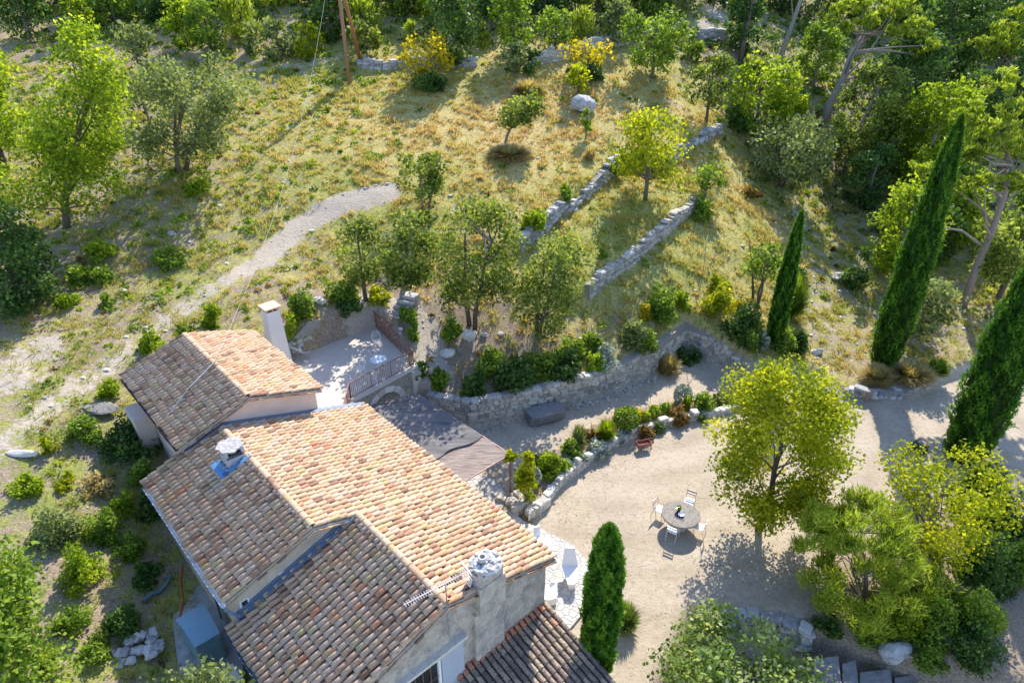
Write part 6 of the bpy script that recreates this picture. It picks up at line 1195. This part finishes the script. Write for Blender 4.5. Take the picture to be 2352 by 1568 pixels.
# ================================================================== GROUND COVER (uncountable)
def grassfield(name, n, xr, yr, seed, kindf, matn, hmin, hmax, blades=6, label='', wid=1.):
    r_ = np.random.default_rng(seed); nk = max(1, n//(7 if blades > 5 and wid > .9 else 3)); kx = r_.uniform(*xr, nk); ky = r_.uniform(*yr, nk); ki = r_.integers(0, nk, n); ks = r_.uniform(.06, .24, nk)[ki]; x = kx[ki]+r_.normal(0, 1, n)*ks; y = ky[ki]+r_.normal(0, 1, n)*ks
    ok = (np.abs(x) < 2+.80*y) & kindf(x, y, r_)
    sH = x*HA[0]+y*HA[1]; qH = x*HB[0]+y*HB[1]; ok &= ~((sH > 2.9) & (sH < 11.9) & (qH > 3) & (qH < 29)); ok &= ~inside(x, y, [PA, PB, PC, PD, (PD[0]-1.2, PD[1]-1), e1, e2])
    ok_i = np.nonzero(ok)[0]; x, y = x[ok], y[ok]; z = Hv(x, y); m = len(x); dp = y*C30-(z-CH)*.5; px_ = dp/682.7
    h = r_.uniform(hmin, hmax, m)*(.6+.8*vn(x, y, 1.7, 61)); X = np.repeat(x, blades); Yy = np.repeat(y, blades); Zz = np.repeat(z, blades)-.03; hh = np.repeat(h, blades)*r_.uniform(.5, 1.15, m*blades); pw = np.repeat(px_, blades)
    a = r_.random(m*blades)*6.283; sp = hh*r_.uniform(.2, 1.1, m*blades); ww = np.maximum(.018, pw*.42)*wid
    b0 = np.stack([X+.05*np.cos(a), Yy+.05*np.sin(a), Zz], 1); w_ = np.stack([-np.sin(a), np.cos(a), 0*a], 1)*ww[:, None]; tp = b0+np.stack([sp*np.cos(a), sp*np.sin(a), hh], 1)
    V = np.stack([b0-w_, b0+w_, tp], 1).reshape(-1, 3); k = np.arange(m*blades)*3
    gr = np.repeat(gattr('green', x, y), blades); rv = np.clip(gr*1.1-.12+r_.normal(0, .12, m*blades)+np.repeat((r_.normal(0, .2, nk)[ki])[ok_i], blades), 0, 1)
    return tag(mkobj(name, V, [np.stack([k, k+1, k+2], 1)], matn, None, rv), label, 'grass', None, 'stuff')
GR = leafmat('grass_blades', (.86, .64, .28), (.56, .50, .13), (.21, .34, .035), .4, 1.5, (1.05, 1.0, .75))
def kf_slope(x, y, r_):
    lo = sdp(x, y, LOW); g_ = gattr('gravel', x, y); p_ = gattr('path', x, y); s_ = gattr('soil', x, y); return (g_ < .25) & (p_ < .55+.35*(r_.random(len(x))-.5)) & (r_.random(len(x)) > s_*.85-.1) & (vn(x, y, .55, 91) > .38)
grassfield('dry_grass', 150000, (-45, 48), (12, 62), 11, kf_slope, GR, .12, .38, 6, 'dry yellow and green grass covering the hillside terraces')
grassfield('dry_grass', 26000, (-60, 70), (60, 92), 12, kf_slope, GR, .2, .5, 4, 'thin grass in the upper part of the slope')
def kf_grav(x, y, r_): return (gattr('gravel', x, y) > .75) & (fbm(x, y, 2.2, 17) > .56-.12*sstep(9, 3, x)-.08*sstep(19, 15, y)) & (r_.random(len(x)) < .6) & (side(x, y, PLANT) < 0)
grassfield('courtyard_weeds', 9000, (0, 26), (13, 34), 13, kf_grav, GR, .02, .07, 5, 'scattered tiny weeds in the courtyard gravel', .5)
r_ = np.random.default_rng(77); n = 26000; x = r_.uniform(0, 30, n); y = r_.uniform(12.5, 34, n)
pr_ = .04+.9*np.exp(-((x-11.5)**2+(y-20)**2)/9)+.5*sstep(18.5, 16.5, y)+.45*np.exp(-(np.abs(side(x, y, PLANT)+.5))/.6)+.5*sstep(6.5, 3.5, x)*sstep(.42, .6, fbm(x, y, 1.5, 5))
ok = (gattr('gravel', x, y) > .3) & (r_.random(n) < pr_*(.25+.9*sstep(.42, .62, fbm(x, y, 1.3, 8)))) & (side(x, y, PLANT) < -.1) & (x*HA[0]+y*HA[1] > 15.6)
x, y = x[ok], y[ok]; old_ = rng; rng = r_; V, q_ = leafquads(np.stack([x, y, Hv(x, y)+.012], 1), np.full(len(x), .034), 3.0); rng = old_
tag(mkobj('leaf_litter', V, [q_], rndmat('litter', [(0, (.12, .075, .04)), (.6, (.26, .17, .08)), (1, (.40, .30, .12))], None, 5, .9, 0), None, r_.random(len(x))), 'brown fallen leaves and twigs scattered over the gravel', 'leaf litter', None, 'stuff')
def scrub(name, n, seed, matn, f, rad, label, leaves=26):
    r_ = np.random.default_rng(seed); x = r_.uniform(-45, 50, n); y = r_.uniform(12, 88, n); ok = (np.abs(x) < 2+.8*y) & f(x, y, r_)
    sH = x*HA[0]+y*HA[1]; qH = x*HB[0]+y*HB[1]; ok &= ~((sH > 2.6) & (sH < 12.2) & (qH > 3) & (qH < 29.3)); ok &= ~inside(x, y, [PA, PB, PC, PD, (PD[0]-1.2, PD[1]-1), e1, e2])
    x, y = x[ok], y[ok]; z = Hv(x, y); m = len(x); R = r_.uniform(rad[0], rad[1], m); X = np.repeat(np.stack([x, y, z], 1), leaves, 0); Rr = np.repeat(R, leaves)
    d = r_.normal(size=(m*leaves, 3)); d /= np.linalg.norm(d, axis=1)[:, None]; d[:, 2] = np.abs(d[:, 2])*.75; P = X+d*Rr[:, None]*(r_.random((m*leaves, 1))**.5); dp = X[:, 1]*C30-(X[:, 2]-CH)*.5
    global rng; old = rng; rng = r_; V, q = leafquads(P, np.maximum(.05, 1.9*dp/682.7), .4); rng = old
    return tag(mkobj(name, V, [q], matn, None, np.clip(np.repeat(r_.normal(.5, .22, m), leaves)+r_.normal(0, .15, m*leaves), 0, 1)), label, 'undergrowth', None, 'stuff')
def f_left(x, y, r_): return (gattr('gravel', x, y) < .2) & (gattr('path', x, y) < .45) & (fbm(x, y, 4, 23) > .50-.14*sstep(-6, -20, x)-.2*sstep(-9, -12, x)*sstep(30, 22, y)) & (r_.random(len(x)) < .12+.7*sstep(-4, -16, x)+.5*sstep(16, 24, x)+.4*sstep(60, 72, y))
scrub('undergrowth', 4200, 5, LM['mid'], f_left, (.18, .55), 'low green weeds and seedlings over the rough slope')
scrub('undergrowth', 2600, 6, LM['bright'], f_left, (.15, .42), 'scattered yellow green weeds on the rough slope')
scrub('undergrowth', 900, 8, LM['rust'], lambda x, y, r_: f_left(x, y, r_) | ((gattr('soil', x, y) > .6) & (gattr('gravel', x, y) < .2) & (r_.random(len(x)) < .4)), (.12, .3), 'dead brown plants and twigs between the weeds')
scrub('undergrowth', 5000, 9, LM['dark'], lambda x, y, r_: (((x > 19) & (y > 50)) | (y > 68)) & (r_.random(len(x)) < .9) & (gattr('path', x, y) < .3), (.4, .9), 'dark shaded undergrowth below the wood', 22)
scrub('undergrowth', 26000, 10, LM['mid'], lambda x, y, r_: (inside(x, y, [(13.5, 20), (17, 20.5), (21, 22), (26, 21.5), (27, 14), (20, 12), (13, 15)]) & (r_.random(len(x)) < .95)), (.2, .5), 'leafy ground cover on the lower right bank', 26)
# small stones
r_ = np.random.default_rng(3); n = 5200; x = r_.uniform(-40, 34, n); y = r_.uniform(13, 66, n); pth = gattr('path', x, y); sl_ = gattr('soil', x, y); gv = gattr('gravel', x, y)
sH = x*HA[0]+y*HA[1]; qH = x*HB[0]+y*HB[1]
ok = (np.abs(x) < 2+.8*y) & (gv < .3) & ~((sH > 2.9) & (sH < 11.9) & (qH > 3) & (qH < 29)) & (r_.random(n) < .15+.5*(pth > .3)+.6*(sl_ > .55)) & ~inside(x, y, [PA, PB, PC, PD, (PD[0]-1.2, PD[1]-1), e1, e2])
x, y = x[ok], y[ok]; z = Hv(x, y); g = G()
for a, b, c in zip(x, y, z): s_ = .07+.20*random.random()**3; g.add(STV*(np.array([s_, s_*.8, s_*.5])/2)*(1+r_.normal(0, .15, STV.shape))+[a, b, c+.02], list(STP.values()))
tag(g.done('scattered_stones', PALE), 'loose pale limestone chips scattered over the slope and path', 'stones', None, 'stuff')
r_ = np.random.default_rng(4); n = 260; g = G()
for k in range(n):
    t = r_.random()*3.99; i = int(t); a = np.array(RWALL[i+1 if i+2 < len(RWALL) else i]); b = np.array(RWALL[min(i+2, len(RWALL)-1)]); p = a+(b-a)*(t-i); p = p+np.array([.3, -.95])*(.3+abs(r_.normal(0, .3))); s_ = .06+.12*r_.random(); stone(g, (p[0], p[1], lowz(*p)+.03), (s_, s_*.8, s_*.6), r_.random()*6)
tag(g.done('wall_rubble', LIME), 'small fallen stones along the foot of the retaining wall', 'rubble', None, 'stuff')
